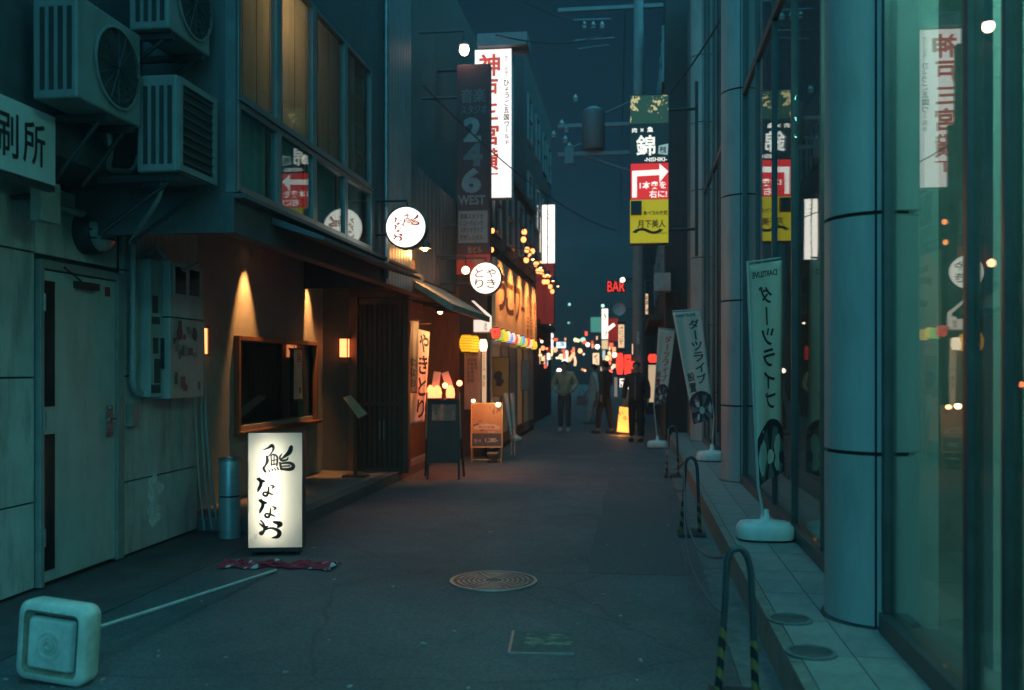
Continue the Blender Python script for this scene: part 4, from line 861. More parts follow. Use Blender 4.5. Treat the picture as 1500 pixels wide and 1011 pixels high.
for k in range(7):
    for j in range(4):
        wn = box('window', MATS['end_wall'], L8, -9 + k * 2.4, 87.95, 2.2 + j * 2.6, -7.6 + k * 2.4, 88.0 - .001, 3.8 + j * 2.6); box('pane', M_gap if (k * 3 + j * 5) % 11 else glow('far_lit', (.5, .8, .5), .12), wn, -8.9 + k * 2.4, 87.94, 2.3 + j * 2.6, -7.7 + k * 2.4, 87.949, 3.7 + j * 2.6)
# bulbs strung along the facades
fest = [(767, 351), (768, 340), (772, 366), (780, 368), (777, 375), (771, 381), (785, 387), (791, 386), (788, 397), (793, 398), (798, 404), (804, 403), (797, 413), (802, 413), (806, 420), (809, 427), (721, 338), (720, 366)]
for i, (u, v) in enumerate(fest):
    p = atX(u, v, -2.25) if i < 16 else q(u, v, 15.6)
    t = thing('festoon_bulb', 'warm lit festoon bulb strung diagonally below the white vertical sign' if i < 16 else 'warm lit bulb right of the studio sign, %s of the pair' % ('upper' if i == 16 else 'lower'), 'bulb', p, 'festoon bulbs on the diagonal string' if i < 16 else 'bulbs by the studio sign')
    rr = .055 if i < 16 else .04
    MB().ball(p, rr, (1, 1, 1.15), 10, 7).obj('glass', glow('festoon', (1, .28, .08), 4), t); MB().lathe([(.025, 0), (.025, .05)], p + Vector((0, 0, rr)), 8).obj('socket', M_black, t)
o = MB().tube([atX(760, 322, -2.25), atX(778, 362, -2.25), atX(796, 392, -2.25), atX(810, 418, -2.25)], .01, 5).obj('festoon_wire', M_black); tag(o, 'dark wire carrying the warm festoon bulbs', 'wire')
# hanging vertical signs farther on
def marks(pm, w_, h_, n, mx, t, m, seed, x0=.25, x1=.75):
    rs = random.Random(seed); runs = []
    for k in range(n):
        y = h_ * (.92 - .84 * k / n); hh = h_ * .84 / n * .75
        for j in range(4):
            xa = w_ * rs.uniform(x0, x1 - .1); ya = y - hh * rs.random(); horiz = rs.random() < .6
            l = w_ * rs.uniform(.1, x1 - x0) if horiz else hh * rs.uniform(.3, .8)
            runs.append(stroke([(xa * 1e3, ya * 1e3, mx * 1e3), ((min(xa + l, w_ * x1) if horiz else xa + mx) * 1e3, (ya + mx if horiz else ya - l) * 1e3, mx * 700)]))
    runs = [([(x / 1e3, y / 1e3) for x, y in vs], fs) for vs, fs in runs]
    lettering(runs, pm, m, t)
t, pm, w_, h_ = board('hanging_sign', 'dull red vertical hanging sign below the white lit sign', 785, 386, 812, 475, 26, glow('dull_red_face', (.38, .035, .03), .32), frame=paint('red_frame', (.2, .03, .03), .6), depth=.2)
marks(pm, w_, h_, 9, .02, t, paint('pale_red', (.45, .12, .1), .7), 4, .42, .62)
t, pm, w_, h_ = board('hanging_sign', 'white lit vertical hanging sign with thin dark writing above the red sign', 793, 300, 813, 386, 28, glow('white_vertical', (1, .90, .78), 1.8), frame=M_white_plastic, depth=.25)
marks(pm, w_, h_, 6, .014, t, M_ink, 5, .4, .6)
MB().box(q(802, 300, 28).x - .015, 27.98, q(802, 386, 28).z, q(802, 300, 28).x + .015, 27.994, q(802, 300, 28).z).obj('centre_bar', paint('bar_tan', (.5, .35, .25), .6), t)
t, pm, w_, h_ = board('hanging_sign', 'slim white lit sign just left of the white vertical sign', 790, 318, 793, 370, 27, glow('slim_white', (1, .75, .6), .9), frame=M_dark)
# ================================================================== RIGHT 1: glass fronted building
GX = 1.24
M_clad = paint('column_cladding', (.42, .46, .45), .5, .08, var=.16, scale=2.5, stretch=(1, 1, .4), dirt=.35, bump=.04, bscale=3)
M_mull = paint('mullion', (.10, .115, .12), .4, .5)
R1 = thing('glass_building', 'glass fronted building with round clad columns along the right side', 'building', (2.5, 9, 0))
cols_y = [-.9, 5.15, 11.2, 17.3]
def shell(r, a0, a1, h, n=14, th=.012):
    b = MB(); vs = []; 
    for i in range(n + 1):
        a = a0 + (a1 - a0) * i / n; c, s = math.cos(a), math.sin(a)
        vs += [(r * c, r * s, 0), (r * c, r * s, h), ((r - th) * c, (r - th) * s, h), ((r - th) * c, (r - th) * s, 0)]
    fs = []
    for i in range(n):
        for j in range(4): fs.append((i * 4 + j, i * 4 + (j + 1) % 4, (i + 1) * 4 + (j + 1) % 4, (i + 1) * 4 + j))
    fs += [(0, 1, 2, 3), (n * 4 + 3, n * 4 + 2, n * 4 + 1, n * 4)]
    b.add(vs, fs, True); b.sm[-2:] = [False, False]
    me = b.mesh('cladding_panel', Vector()); me.materials.append(M_clad)
    bm = bmesh.new(); bm.from_mesh(me); bmesh.ops.recalc_face_normals(bm, faces=bm.faces); bm.to_mesh(me); bm.free()
    return me
s0 = rad(-108)      # seam faces the camera side of the column
bands = [(.21, 1.062), (1.082, 2.27), (2.29, 3.48), (3.50, 4.69), (4.71, 5.90), (5.92, 7.1), (7.12, 8.6)]
shl = {}
for y in cols_y:
    core = MB().lathe([(.262, .2), (.262, 8.6)], (1.28, y, 0), 32).obj('column', M_gap, R1)
    for (za, zb) in bands:
        hh = round(zb - za, 3)
        for k in range(2):
            if (hh, k) not in shl: shl[(hh, k)] = shell(.28, s0 + k * math.pi + .02, s0 + (k + 1) * math.pi - .02, hh)
            piece('cladding_panel', shl[(hh, k)], None, (1.28, y, za), core)
    MB().lathe([(.30, .2), (.30, .206)], (1.28, y, 0), 32).obj('base_ring', M_mull, core)
ms = [(-.6, [1.0, 2.35, 3.30, 3.66]), (5.45, [6.4, 7.55, 8.6, 9.75]), (11.5, [12.7, 13.9, 15.1, 16.2])]
ends = [(-.6, 4.82), (5.48, 10.9), (11.5, 17.0)]
MB().box(GX - .05, -.6, .20, GX + .09, 4.82, .30).box(GX - .05, 5.45, .20, GX + .09, 10.9, .30).box(GX - .05, 11.5, .2, GX + .09, 17.0, .30).obj('bottom_rail', M_mull, R1, .004)
for (_, mid), (ya, yb) in zip(ms, ends):
    edges = [ya] + mid + [yb]
    for y in edges: 
        wdm = .05 if y in (3.66, 4.82) else .035
        box('mullion', M_mull, R1, GX - .03, y - wdm / 2, .301, GX + .03, y + wdm / 2, 8.5, bevel=.004)
    for e0, e1 in zip(edges[:-1], edges[1:]):
        for (za, zb) in ((.302, 4.6), (4.69, 8.4)): box('pane', M_glass_b, R1, GX - .006, e0 + .026, za, GX + .006, e1 - .026, zb)
    box('transom', M_mull, R1, GX - .03, ya, 4.602, GX + .03, yb, 4.688, bevel=.004)
M_int = paint('interior_wall', (.55, .60, .56), .7, var=.12, scale=2)
MB().box(4.4, -1.2, .2, 4.5, 19.3, 8.6).box(1.35, 19.2, .2, 4.4, 19.3, 8.6).box(1.345, 4.9, .204, 1.495, 4.95, 4.61).box(1.35, -1.2, .2, 4.4, -1.1, 8.6).obj('inner_wall', M_int, R1)
MB().box(1.30, -1.1, 4.615, 4.39, 19.19, 4.68).box(1.1, -1.1, 8.6, 4.39, 19.19, 8.9).obj('ceiling', paint('interior_ceiling', (.34, .38, .36), .8), R1)
MB().box(1.32, -1.1, .173, 4.39, 19.19, .203).obj('inner_floor', paint('interior_floor', (.16, .18, .17), .5), R1)
MB().box(1.52, 4.25, .204, 1.665, 4.4, 4.61).obj('inner_pillar', M_int, R1); MB().box(1.35, 7.0, .204, 4.39, 7.05, 4.61).obj('inner_partition', paint('partition_grey', (.16, .19, .18), .7), R1)
box('side_wall', paint('side_clad', (.16, .18, .19), .6, var=.2), R1, 1.05, 17.55, .2, 1.3, 19.3, 8.6)
for i, y in enumerate((2.2, 3.1, 4.0)):
    t = thing('ceiling_light', '%s faint strip light on the ceiling inside the glass building' % ('nearest', 'middle', 'farthest')[i], 'light', (2.2, y, 4.57), 'strip lights inside the glass building')
    box('tube', glow('strip_light', (.34, 1, .80), 110), t, 1.75, y - .04, 4.57, 2.75, y + .04, 4.60); box('housing', M_white_plastic, t, 1.72, y - .06, 4.601, 2.78, y + .06, 4.614)
# blank recessed floor lamps on the walkway
for (u, v, lb) in ((1188, 957, 'nearer round floor lamp ring set in the walkway tiles'), (1157, 908, 'farther round floor lamp ring set in the walkway tiles')):
    p = atZ(u, v, .2)
    t = thing('floor_lamp_ring', lb, 'floor lamp', (p.x, p.y, .2), 'floor lamps in the walkway')
    MB().lathe([(.115, 0), (.115, .008), (.095, .010), (.093, .003)], (p.x, p.y, .2), 28, None, True, False).obj('ring', paint('ring_worn', (.16, .17, .17), .6, .2, var=.4, scale=30), t); MB().lathe([(.09, .0), (.09, .003), (1e-6, .004)], (p.x, p.y, .2), 28).obj('lens', paint('lens_dull', (.07, .08, .08), .5), t)
# ================================================================== right hand vertical sign
Yn = 15.9
a, b_ = q(922, 139, Yn), q(981, 357, Yn)
t = thing('projecting_sign', 'tall lit vertical sign with food photo, red arrow panel and yellow panel', 'sign', (a.x, Yn, b_.z))
box('housing', M_dark, t, a.x, Yn, b_.z, b_.x, Yn + .2, a.z, bevel=.004)
Zn = lambda v: q(950, v, Yn).z; Xn = lambda u: q(u, 250, Yn).x
for s in (-1, 1):
    y = Yn if s < 0 else Yn + .2; y0, y1 = y + s * .0005, y + s * .006
    box('food_photo', print_glow('food_print', [(.02, .06, .04), (.55, .36, .12), (.10, .26, .10), (.75, .62, .40), (.03, .08, .10), (.60, .20, .20), (.60, .45, .2), (.02, .03, .03)], .9, 13), t, Xn(923), y0, Zn(181), Xn(979), y1, Zn(140))
    box('black_panel', glow('sign_black', (.006, .022, .03), .5, (.02, .02, .02)), t, Xn(923), y0, Zn(238.5), Xn(979), y1, Zn(181.5))
    box('red_panel', glow('sign_red', (.85, .03, .035), .75), t, Xn(924), y0, Zn(292), Xn(979), y1, Zn(239.5))
    box('yellow_panel', glow('sign_yellow', (.62, .52, .015), .55), t, Xn(923), y0, Zn(356), Xn(979), y1, Zn(292.5))
    org = (a.x if s < 0 else b_.x, y + s * .0065, 0); pm = plane_map(org, (-s, 0, 0), (0, 0, 1), (0, s, 0), .002)
    wN = b_.x - a.x
    T = lambda st, u0, v0, u1, v1, bold=.0: fit(st, (u0 - 922) / 59 * wN, Zn(v1), (u1 - u0) / 59 * wN, Zn(v0) - Zn(v1), bold)
    PZ = lambda pts: [((u - 922) / 59 * wN, Zn(v)) for u, v in pts]
    M_wl = glow('white_letter', (1, .95, .85), 1.0)
    lettering([T('錦', 932, 198, 960, 228, .02), T('肉', 926, 187, 933, 194, .02), T('×', 938, 188, 943, 193, .03), T('魚', 948, 186, 957, 194, .03), T('-NISHIKI-', 944, 231, 977, 237, .02)], pm, M_wl, t)
    MB().prism(PZ([(965, 214), (979, 211.5), (978, 228), (964, 226)]), org, (-s, 0, 0), (0, 0, 1), (0, s * .001, 0)).obj('stamp', glow('stamp_pale', (.35, .50, .48), .7), t)
    lettering([T('味処', 967, 215, 976, 225, .03)], plane_map(org, (-s, 0, 0), (0, 0, 1), (0, s, 0), .003), M_black, t)
    lettering([(PZ([(926, 289), (933, 289), (933, 258), (966, 257), (966, 268), (979, 252), (966, 240.5), (966, 249), (926, 250)]), [[0, 1, 2, 8], [2, 3, 7, 8], [4, 5, 6], [3, 4, 6, 7]])], pm, M_wl, t, 'arrow')
    lettering([T('1本奥を', 937, 266, 976, 277, .02), T('右に!', 951, 279, 977, 290, .02)], pm, M_wl, t)
    M_yl = paint('dark_letter', (.05, .055, .02), .7)
    lettering([T('食べ飲み放題', 942, 309, 978, 316, .02), T('月下美人', 934, 322, 975, 334, .02), T('〜', 926, 334, 972, 343, .03)], pm, M_yl, t)
    lettering([T('GEKKABIJIN', 955, 341, 977, 344, .0)], pm, M_yl, t)
tubes('bracket', M_dark, t, [([(b_.x, Yn + .1, a.z - .25), (1.05, Yn + .1, a.z - .25)], .025), ([(b_.x, Yn + .1, b_.z + .25), (1.05, Yn + .1, b_.z + .25)], .025)])
MB().box(1.0, Yn + .05, b_.z - .2, 1.05, Yn + .15, a.z + .2).obj('mount_rail', M_dark, t)
t = box('small_box', M_dark, None, Xn(924), 15.75, Zn(316), Xn(940), 15.86, Zn(296), bevel=.006); t.name = 'sign_ballast'; tag(t, 'small dark box fixed at the left of the yellow sign panel', 'utility box')
# ================================================================== flags on weighted stands
def nobori(label, corners, base, runs, mats, dart=True, mirrored=False, edge=0, bsz=.215):
    M_fl = translucent('flag_cloth', (.78, .80, .72), .3)
    t, fn = cloth('banner_flag', label, corners, M_fl, None, amp=.012, group='flags on water weighted stands', cat='flag')
    for rn, mm in runs: 
        vv = [([((1 - x) if mirrored else x, y) for x, y in vs], fs) for vs, fs in rn]
        for s in (1, -1): lettering(vv, lambda x, y, i=0, s=s: fn(x, 1 - y, s * (.0030 + .0001 * i)), mm, t)
    tl, tr, br, bl = [Vector(c_) for c_ in corners]
    top, bot = (tl, bl) if edge == 0 else (tr, br); oth = tr if edge == 0 else tl
    d = (top - bot).normalized(); base = Vector(base)
    MB().tube([top + d * .02, oth + d * .02], .008, 8).obj('top_rod', paint('pole_white', (.55, .56, .54), .4), t); MB().tube([base + Vector((0, 0, .12)), bot + (bot - base) * .0, top + d * .03, ], .011, 8).obj('pole', paint('pole_white', (.55, .56, .54), .4), t)
    prof = [(.6, 0), (.98, .02), (1, .05), (.98, .10), (.85, .135), (.3, .15), (.16, .16), (.13, .23), (.08, .235)]
    b = MB(); n = 28; vs = []
    for r, z in prof:
        for j in range(n):
            a_ = 2 * math.pi * j / n; c_, s_ = math.cos(a_), math.sin(a_); e = (abs(c_) ** 3.2 + abs(s_) ** 3.2) ** (-1 / 3.2) if r > .3 else 1
            vs.append(base + Vector((r * e * c_ * bsz, r * e * s_ * bsz * .75, z)))
    k = len(prof); b.add(vs, [(i * n + j, i * n + (j + 1) % n, (i + 1) * n + (j + 1) % n, (i + 1) * n + j) for i in range(k - 1) for j in range(n)] , True)
    b.add([vs[j] for j in range(n)], [list(reversed(range(n)))])
    b.obj('water_base', M_white_plastic, t)
    if dart:   # printed target at the foot of the cloth
        rg = []; rd = []
        cxx, cyy, r = .5, .10, .42; asp = .28
        def arc(r0, r1, a0, a1, m=5):
            V = []; 
            for i in range(m + 1):
                a_ = a0 + (a1 - a0) * i / m; V += [(cxx + r0 * math.cos(a_), cyy + r0 * asp * math.sin(a_)), (cxx + r1 * math.cos(a_), cyy + r1 * asp * math.sin(a_))]
            V = [(min(max(x, .0), 1.), max(y, .0)) for x, y in V]
            return V, [[2 * i, 2 * i + 1, 2 * i + 3, 2 * i + 2] for i in range(m)]
        for i in range(14):
            a0 = i * math.pi * 2 / 14
            (rd if i % 2 else rg).append(arc(.12, .5, a0, a0 + math.pi / 7)); 
        rd.append(arc(.5, .62, 0, math.pi * 2, 28))
        for rr_, mm in ((rd, paint('dart_dark', (.03, .03, .045), .7)), (rg, paint('dart_grey', (.16, .17, .18), .7))):
            for s in (1, -1): lettering(rr_, lambda x, y, i=0, s=s: fn(x, 1 - y, s * (.0034 + .0001 * i)), mm, t, 'printed_target')
    return t
kata = 'ダーツライブ'
def flag_runs(): return [([column(kata, .30, .90, .40, .098, .02), fit('DARTSLIVE', .16, .935, .68, .028, .02)], M_black)]
# near flag seen from behind
nobori('nearest pale flag with mirrored katakana beside the first column', ((.845, 7.26, 2.28), (1.12, 7.50, 2.34), (1.16, 7.52, .70), (.92, 7.26, .62)), (.98, 7.32, .2), flag_runs(), None, True, True, 0)
Y2 = 13.45
nobori('leaning pale flag with dark katakana between first and second columns', (q(985, 458, Y2), q(1026, 455, Y2), q(1046, 612, Y2), q(1016, 622, Y2)), (q(1043, 670, Y2).x, Y2, .2), [([column(kata, .50, .93, .40, .100, .02), column('設置店', .12, .46, .30, .095, .02), fit('DARTSLIVE', .1, .955, .7, .025, .02)], M_black)], None, True, False, 1)
Y3 = 17.9
nobori('farthest pale flag leaning right near the utility pole', (q(965, 482, Y3), q(989, 485, Y3), q(976, 590, Y3), q(958, 595, Y3)), (q(963, 640, Y3).x, Y3, 0), [([column(kata, .42, .93, .40, .105, .02), column('設置店', .05, .46, .32, .1, .02)], M_red_ink)], None, True, False, 0, .19)
# ================================================================== barricades with ropes
def tape_stripes():
    if 'tape_stripes' in MATS: return MATS['tape_stripes']
    m, N, L = _nt('tape_stripes'); b = N['Principled BSDF']; b.inputs['Roughness'].default_value = .6
    tc = N.new('ShaderNodeTexCoord'); wv = N.new('ShaderNodeTexWave'); wv.wave_type = 'BANDS'; wv.bands_direction = 'DIAGONAL'; wv.inputs['Scale'].default_value = 6.5; wv.inputs['Distortion'].default_value = .4
    L.new(tc.outputs['Object'], wv.inputs[0]); cr = N.new('ShaderNodeValToRGB'); cr.color_ramp.elements[0].position = .48; cr.color_ramp.elements[1].position = .55
    cr.color_ramp.elements[0].color = (.02, .02, .022, 1); cr.color_ramp.elements[1].color = (.28, .18, .06, 1); L.new(wv.outputs[0], cr.inputs[0]); L.new(cr.outputs[0], b.inputs['Base Color']); return m
def barricade(label, X, Y, rot=0, w_=.115, h=.70):
    t = thing('barricade', label, 'barricade', (X, Y, 0), 'hoop barricades along the kerb')
    pts = [(-w_ / 2 - .03, 0, 0), (-w_ / 2, 0, h * .6), (-w_ / 2 + .01, 0, h - .06), (-w_ * .25, .0, h - .01), (w_ * .1, .0, h), (w_ * .35, 0, h - .03), (w_ / 2, 0, h - .10), (w_ / 2 + .01, 0, h * .5), (w_ / 2 + .02, 0, 0)]
    Mb = Matrix.Translation((X, Y, 0)) @ Matrix.Rotation(rot, 4, 'Z')
    pts2 = []
    for i in range(len(pts) - 1):
        for k in range(4): pts2.append(Vector(pts[i]).lerp(Vector(pts[i + 1]), k / 4))
    pts2.append(Vector(pts[-1]))
    sm2 = pts2[:1] + [(pts2[i - 1] + pts2[i] * 2 + pts2[i + 1]) / 4 for i in range(1, len(pts2) - 1)] + pts2[-1:]
    MB().tube([Mb @ p_ for p_ in sm2], .015, 10).obj('hoop', paint('hoop_steel', (.07, .08, .09), .5, .3), t)
    MB().box(-.12, -.16, 0, .12, .16, .03, Mb).obj('foot_plate', M_dark, t, .004)
    M_y = paint('tape_yellow_worn', (.30, .26, .09), .6, var=.4, scale=40); M_k = paint('tape_black', (.03, .03, .032), .5)
    for pa, pb in ((sm2[0], sm2[4]), (sm2[-1], sm2[-5])):
        pb = pa.lerp(pb, .85)
        MB().tube([Mb @ (pa + Vector((0, 0, .03))), Mb @ pb], .0168, 12).obj('striped_sleeve', tape_stripes(), t)
    return t
bpos = [(.455, 4.28), (.50, 8.6), (.52, 13.2)]
blab = ['nearest steel hoop barricade with yellow tape at the bottom edge', 'middle steel hoop barricade along the raised walkway', 'farthest steel hoop barricade before the leaning flag']
for (x, y), lb in zip(bpos, blab): barricade(lb, x, y)
for i in range(2):
    (x0, y0), (x1, y1) = bpos[i], bpos[i + 1]
    for j, zz, sag in ((0, .66, .42), (1, .40, .30)):
        pts = []
        for k in range(13):
            f = k / 12; pts.append((x0 + (x1 - x0) * f - .06 - .05 * math.sin(math.pi * f), y0 + (y1 - y0) * f, zz - sag * 4 * f * (1 - f) * .6))
        o = MB().tube(pts, .008, 6).obj('barrier_rope', paint('rope_blue', (.08, .11, .14), .6)); tag(o, ('upper' if j == 0 else 'lower') + ' sagging rope between %s barricades along the kerb' % ('the nearest two', 'the farther two')[i], 'rope', 'barrier ropes')
# ================================================================== ground details
mc = atZ(723, 852)
t = thing('manhole_cover', 'round cast iron manhole cover with concentric ribs in the street', 'manhole cover', (mc.x, mc.y, 0))
M_iron = paint('cast_iron', (.10, .105, .105), .5, .6, var=.35, scale=30); M_ironp = paint('worn_iron', (.34, .34, .32), .42, .6, var=.3, scale=30)
MB().lathe([(.30, .001), (.30, .004), (1e-6, .0045)], (mc.x, mc.y, 0), 48).obj('plate', M_iron, t)
MB().lathe([(.285, .005), (.285, .012), (.308, .012), (.31, .002)], (mc.x, mc.y, 0), 48, None, True, False).obj('rim', M_ironp, t)
for k in range(6):
    r = .06 + k * .036
    for j in range(6):
        a0 = j * math.pi / 3 + .10; n = 8; b = MB(); vs = []
        for i in range(n + 1):
            a_ = a0 + (math.pi / 3 - .2) * i / n
            vs += [(mc.x + r * math.cos(a_), mc.y + r * math.sin(a_), .0095), (mc.x + (r + .016) * math.cos(a_), mc.y + (r + .016) * math.sin(a_), .0095)]
        b.add(vs, [(2 * i, 2 * i + 1, 2 * i + 3, 2 * i + 2) for i in range(n)]); b.obj('rib', M_ironp, t, solid=.005)
for j in range(6):
    a_ = j * math.pi / 3; Mr = Matrix.Translation((mc.x, mc.y, 0)) @ Matrix.Rotation(a_, 4, 'Z'); MB().box(.05, -.006, .005, .28, .006, .0115, Mr).obj('spoke', M_ironp, t)
pc = atZ(795, 942)
t = thing('valve_cover', 'square worn valve cover with flaking yellow paint in the street', 'valve cover', (pc.x, pc.y, 0))
Mv = Matrix.Translation((pc.x, pc.y, 0)) @ Matrix.Rotation(rad(4), 4, 'Z')
MB().box(-.17, -.20, .001, .17, .20, .006, Mv).obj('plate', paint('cover_concrete', (.10, .10, .10), .8, var=.4, scale=15), t)
MB().box(-.18, -.205, .0, -.165, .205, .010, Mv).box(-.165, -.215, 0, .17, -.20, .009, Mv).obj('rim', M_ironp, t)
rs = random.Random(5); b = MB()
for i in range(16):
    x, y, r = rs.uniform(-.10, .15), rs.uniform(-.13, .15), rs.uniform(.012, .034)
    b.prism([(r * rs.uniform(.6, 1.9) * math.cos(k_ * .785), r * rs.uniform(.4, 1.) * math.sin(k_ * .785)) for k_ in range(8)], Mv @ Vector((x, y, .0062)), (1, 0, 0), (0, 1, 0), (0, 0, .0004 + i * .00005))
b.obj('flaked_paint', paint('flaked_yellow', (.24, .23, .14), .8, var=.4, scale=30), t, props={'kind': 'stuff'})
# worn white paint flecks and butts on the asphalt: nobody could count them
b = MB(); rs = random.Random(21)
for i in range(70):
    x, y = rs.uniform(-3.1, .45), 3.9 + 12 * rs.random() ** 1.6; r = rs.uniform(.0025, .007); a_ = rs.random() * 3.14
    Ml = Matrix.Translation((x, y, 0)) @ Matrix.Rotation(a_, 4, 'Z'); b.box(-r * rs.uniform(1, 3), -r, .0005, r * rs.uniform(1, 3), r, .004 + r * .5, Ml)
o = b.obj('litter', paint('litter_pale', (.42, .42, .36), .8, var=.6, scale=40)); o['kind'] = 'stuff'; o['label'] = 'scattered pale flecks of litter on the asphalt'
# fallen flag: water base on its side, pole, crumpled red and white cloth
fb = atZ(84, 1000); fb.z = 0
t = thing('fallen_flag', 'toppled flag with white square base, pole and crumpled pink cloth on the street', 'flag', fb)
Mf = Matrix.Translation((fb.x, fb.y, .197)) @ Matrix.Rotation(rad(-6), 4, 'Z') @ Matrix.Rotation(rad(90), 4, 'X') @ Matrix.Rotation(rad(-4), 4, 'Z')
def rsq(half, cr, z, n=6):
    out = []
    for cx_, cy__, a0 in ((1, 1, 0), (-1, 1, 90), (-1, -1, 180), (1, -1, 270)):
        for i in range(n + 1):
            a_ = rad(a0 + 90 * i / n); out.append(Vector((cx_ * (half - cr) + cr * math.cos(a_), cy__ * (half - cr) + cr * math.sin(a_), z)))
    return out
b = MB(); rings = [rsq(.165, .05, -.075), rsq(.187, .055, -.06), rsq(.19, .055, -.02), rsq(.19, .055, .03), rsq(.178, .05, .05), rsq(.150, .03, .052)]
n = len(rings[0]); vs = [Mf @ p_ for r_ in rings for p_ in r_]
b.add(vs, [(i * n + j, i * n + (j + 1) % n, (i + 1) * n + (j + 1) % n, (i + 1) * n + j) for i in range(len(rings) - 1) for j in range(n)], True)
b.add([Mf @ p_ for p_ in rings[0]], [list(reversed(range(n)))])
b.obj('water_base', paint('aged_plastic', (.74, .75, .66), .55, var=.32, scale=7, dirt=.25, bump=.06, bscale=14), t)
b = MB(); rg = [rsq(.150, .03, .052), rsq(.138, .025, .012), rsq(.130, .02, .010), rsq(.126, .018, .014)]
b.add([Mf @ p_ for r_ in rg for p_ in r_], [(i * n + j, i * n + (j + 1) % n, (i + 1) * n + (j + 1) % n, (i + 1) * n + j) for i in range(3) for j in range(n)], True); b.obj('groove', paint('groove_shade', (.30, .27, .19), .8, var=.5, scale=14), t)  # brownish shadow of the groove put into its colour
b = MB(); rg = [rsq(.124, .018, .012), rsq(.119, .018, .036), rsq(.110, .016, .042)]
b.add([Mf @ (p_ + Vector((-.012, -.010, 0))) for r_ in rg for p_ in r_], [(i * n + j, i * n + (j + 1) % n, (i + 1) * n + (j + 1) % n, (i + 1) * n + j) for i in range(2) for j in range(n)], True); b.add([Mf @ (p_ + Vector((-.012, -.010, 0))) for p_ in rg[-1]], [list(range(n))]); b.obj('raised_panel', MATS['aged_plastic'], t)
b = MB()
for r0, z in ((.07, .051), (.045, .0515)): b.lathe([(r0, 0), (r0, .004), (r0 - .012, .005), (r0 - .014, 0)], Vector(), 28, None, True, False)
b.lathe([(.028, .05), (.028, .058), (.018, .06), (.016, .04)], Vector(), 20, None, True, False); b.v = [Mf @ (v_ + Vector((-.012, -.010, .0425 if v_.z < .03 else -.008))) for v_ in b.v]; b.obj('moulded_ring', MATS['aged_plastic'], t)
pe = atZ(404, 838); ps = Mf @ Vector((0, 0, -.07))
MB().tube([ps, Vector((pe.x, pe.y, .012))], .0105, 8).obj('pole', paint('pole_white', (.55, .56, .54), .4), t)
ca, cb = atZ(328, 829), atZ(492, 832)
rs = random.Random(2)
def crump(a_, b__):
    p_ = ca.lerp(cb, a_); wv = .12 * (.7 + .25 * math.sin(7 * a_ + 1) + .18 * math.sin(17 * a_ + 2) + .12 * math.sin(41 * a_))
    fold = abs(math.sin(13 * a_ + 3.2 * b__)) ** 2 * .05 + abs(math.sin(31 * a_ - 6 * b__ + 1)) ** 3 * .03 + .018 * abs(math.sin(57 * a_ + 11 * b__))
    return Vector((p_.x + .02 * math.sin(23 * b__ + 9 * a_), p_.y + (b__ - .5) * 2 * wv + .03 * math.sin(19 * a_), .008 + .5 * fold * (1 - abs(2 * b__ - 1) ** 3)))
def pink_cloth():
    m, N, L = _nt('pink_cloth'); bs = N['Principled BSDF']; bs.inputs['Roughness'].default_value = .85
    tc = N.new('ShaderNodeTexCoord'); nz = N.new('ShaderNodeTexNoise'); nz.inputs['Scale'].default_value = 9; L.new(tc.outputs['Object'], nz.inputs[0])
    cr = N.new('ShaderNodeValToRGB'); cr.color_ramp.elements[0].position = .56; cr.color_ramp.elements[1].position = .60
    cr.color_ramp.elements[0].color = (.46, .03, .05, 1); cr.color_ramp.elements[1].color = (.6, .55, .55, 1); L.new(nz.outputs[0], cr.inputs[0]); L.new(cr.outputs[0], bs.inputs['Base Color']); return m
MB().grid(crump, 110, 22).obj('cloth', pink_cloth(), t, solid=.003)
# ================================================================== RIGHT 2, 3: farther right buildings
R2 = thing('bar_building', 'dark building with lanterns and bar sign beyond the glass building', 'building', (2, 25, 0))
MB().box(.62, 19.45, 0, 6, 31, 9.2).obj('wall', M_far[2], R2); windows_on(R2, .62, -1, (20.2, 22.2, 24.2, 26.2, 28.2), (3.4, 5.8, 7.6), M_frame, M_pdark)
MB().box(.3, 20.5, 2.55, .62, 30, 2.68).obj('shop_canopy', M_far[1], R2)
R3 = thing('far_right_building', 'dark farther building on the right of the alley', 'building', (2, 40, 0))
MB().box(.35, 31.1, 0, 7, 52, 10.5).obj('wall', M_far[0], R3); windows_on(R3, .35, -1, (33, 37, 41, 45), (3.4, 5.8, 8), M_frame, M_pdark)
R4 = thing('last_right_building', 'dark last building on the right near the alley end', 'building', (2, 62, 0))
MB().box(1.2, 52.3, 0, 9, 80, 8).obj('wall', M_far[3], R4)
# ================================================================== utility pole, transformer, wires
PX, PY = .08, 21.2
t = thing('utility_pole', 'grey concrete utility pole with transformer and crossarms on the right', 'utility pole', (PX, PY, 0))
M_polesteel = paint('pole_steel', (.15, .16, .17), .5, .5, var=.2); M_insul = paint('insulator_grey', (.38, .38, .37), .4)
M_pole = paint('pole_concrete', (.22, .23, .23), .8, var=.2, scale=5, dirt=.3)
MB().tube([(PX, PY, 0), (PX, PY, 12)], .14, 16, r1=.10).obj('shaft', M_pole, t)
tr = q(866, 185, PY)
MB().lathe([(.22, 0), (.26, .03), (.26, .85), (.27, .88), (.1, .98), (1e-6, 1.0)], (tr.x + .05, PY, tr.z - .55), 20).obj('transformer', paint('transformer_grey', (.15, .17, .19), .5, var=.15), t)
for z in (tr.z + .02, tr.z - .62, 9.6, 10.4): box('crossarm', M_polesteel, t, tr.x - .75, PY - .05, z - .04, PX + .55, PY + .05, z + .04)
tubes('brace', M_polesteel, t, [([(tr.x - .35, PY, tr.z - .6), (PX, PY, tr.z - 1.1)], .025), ([(PX, PY, tr.z + .6), (tr.x - .1, PY, tr.z + .1)], .02)])
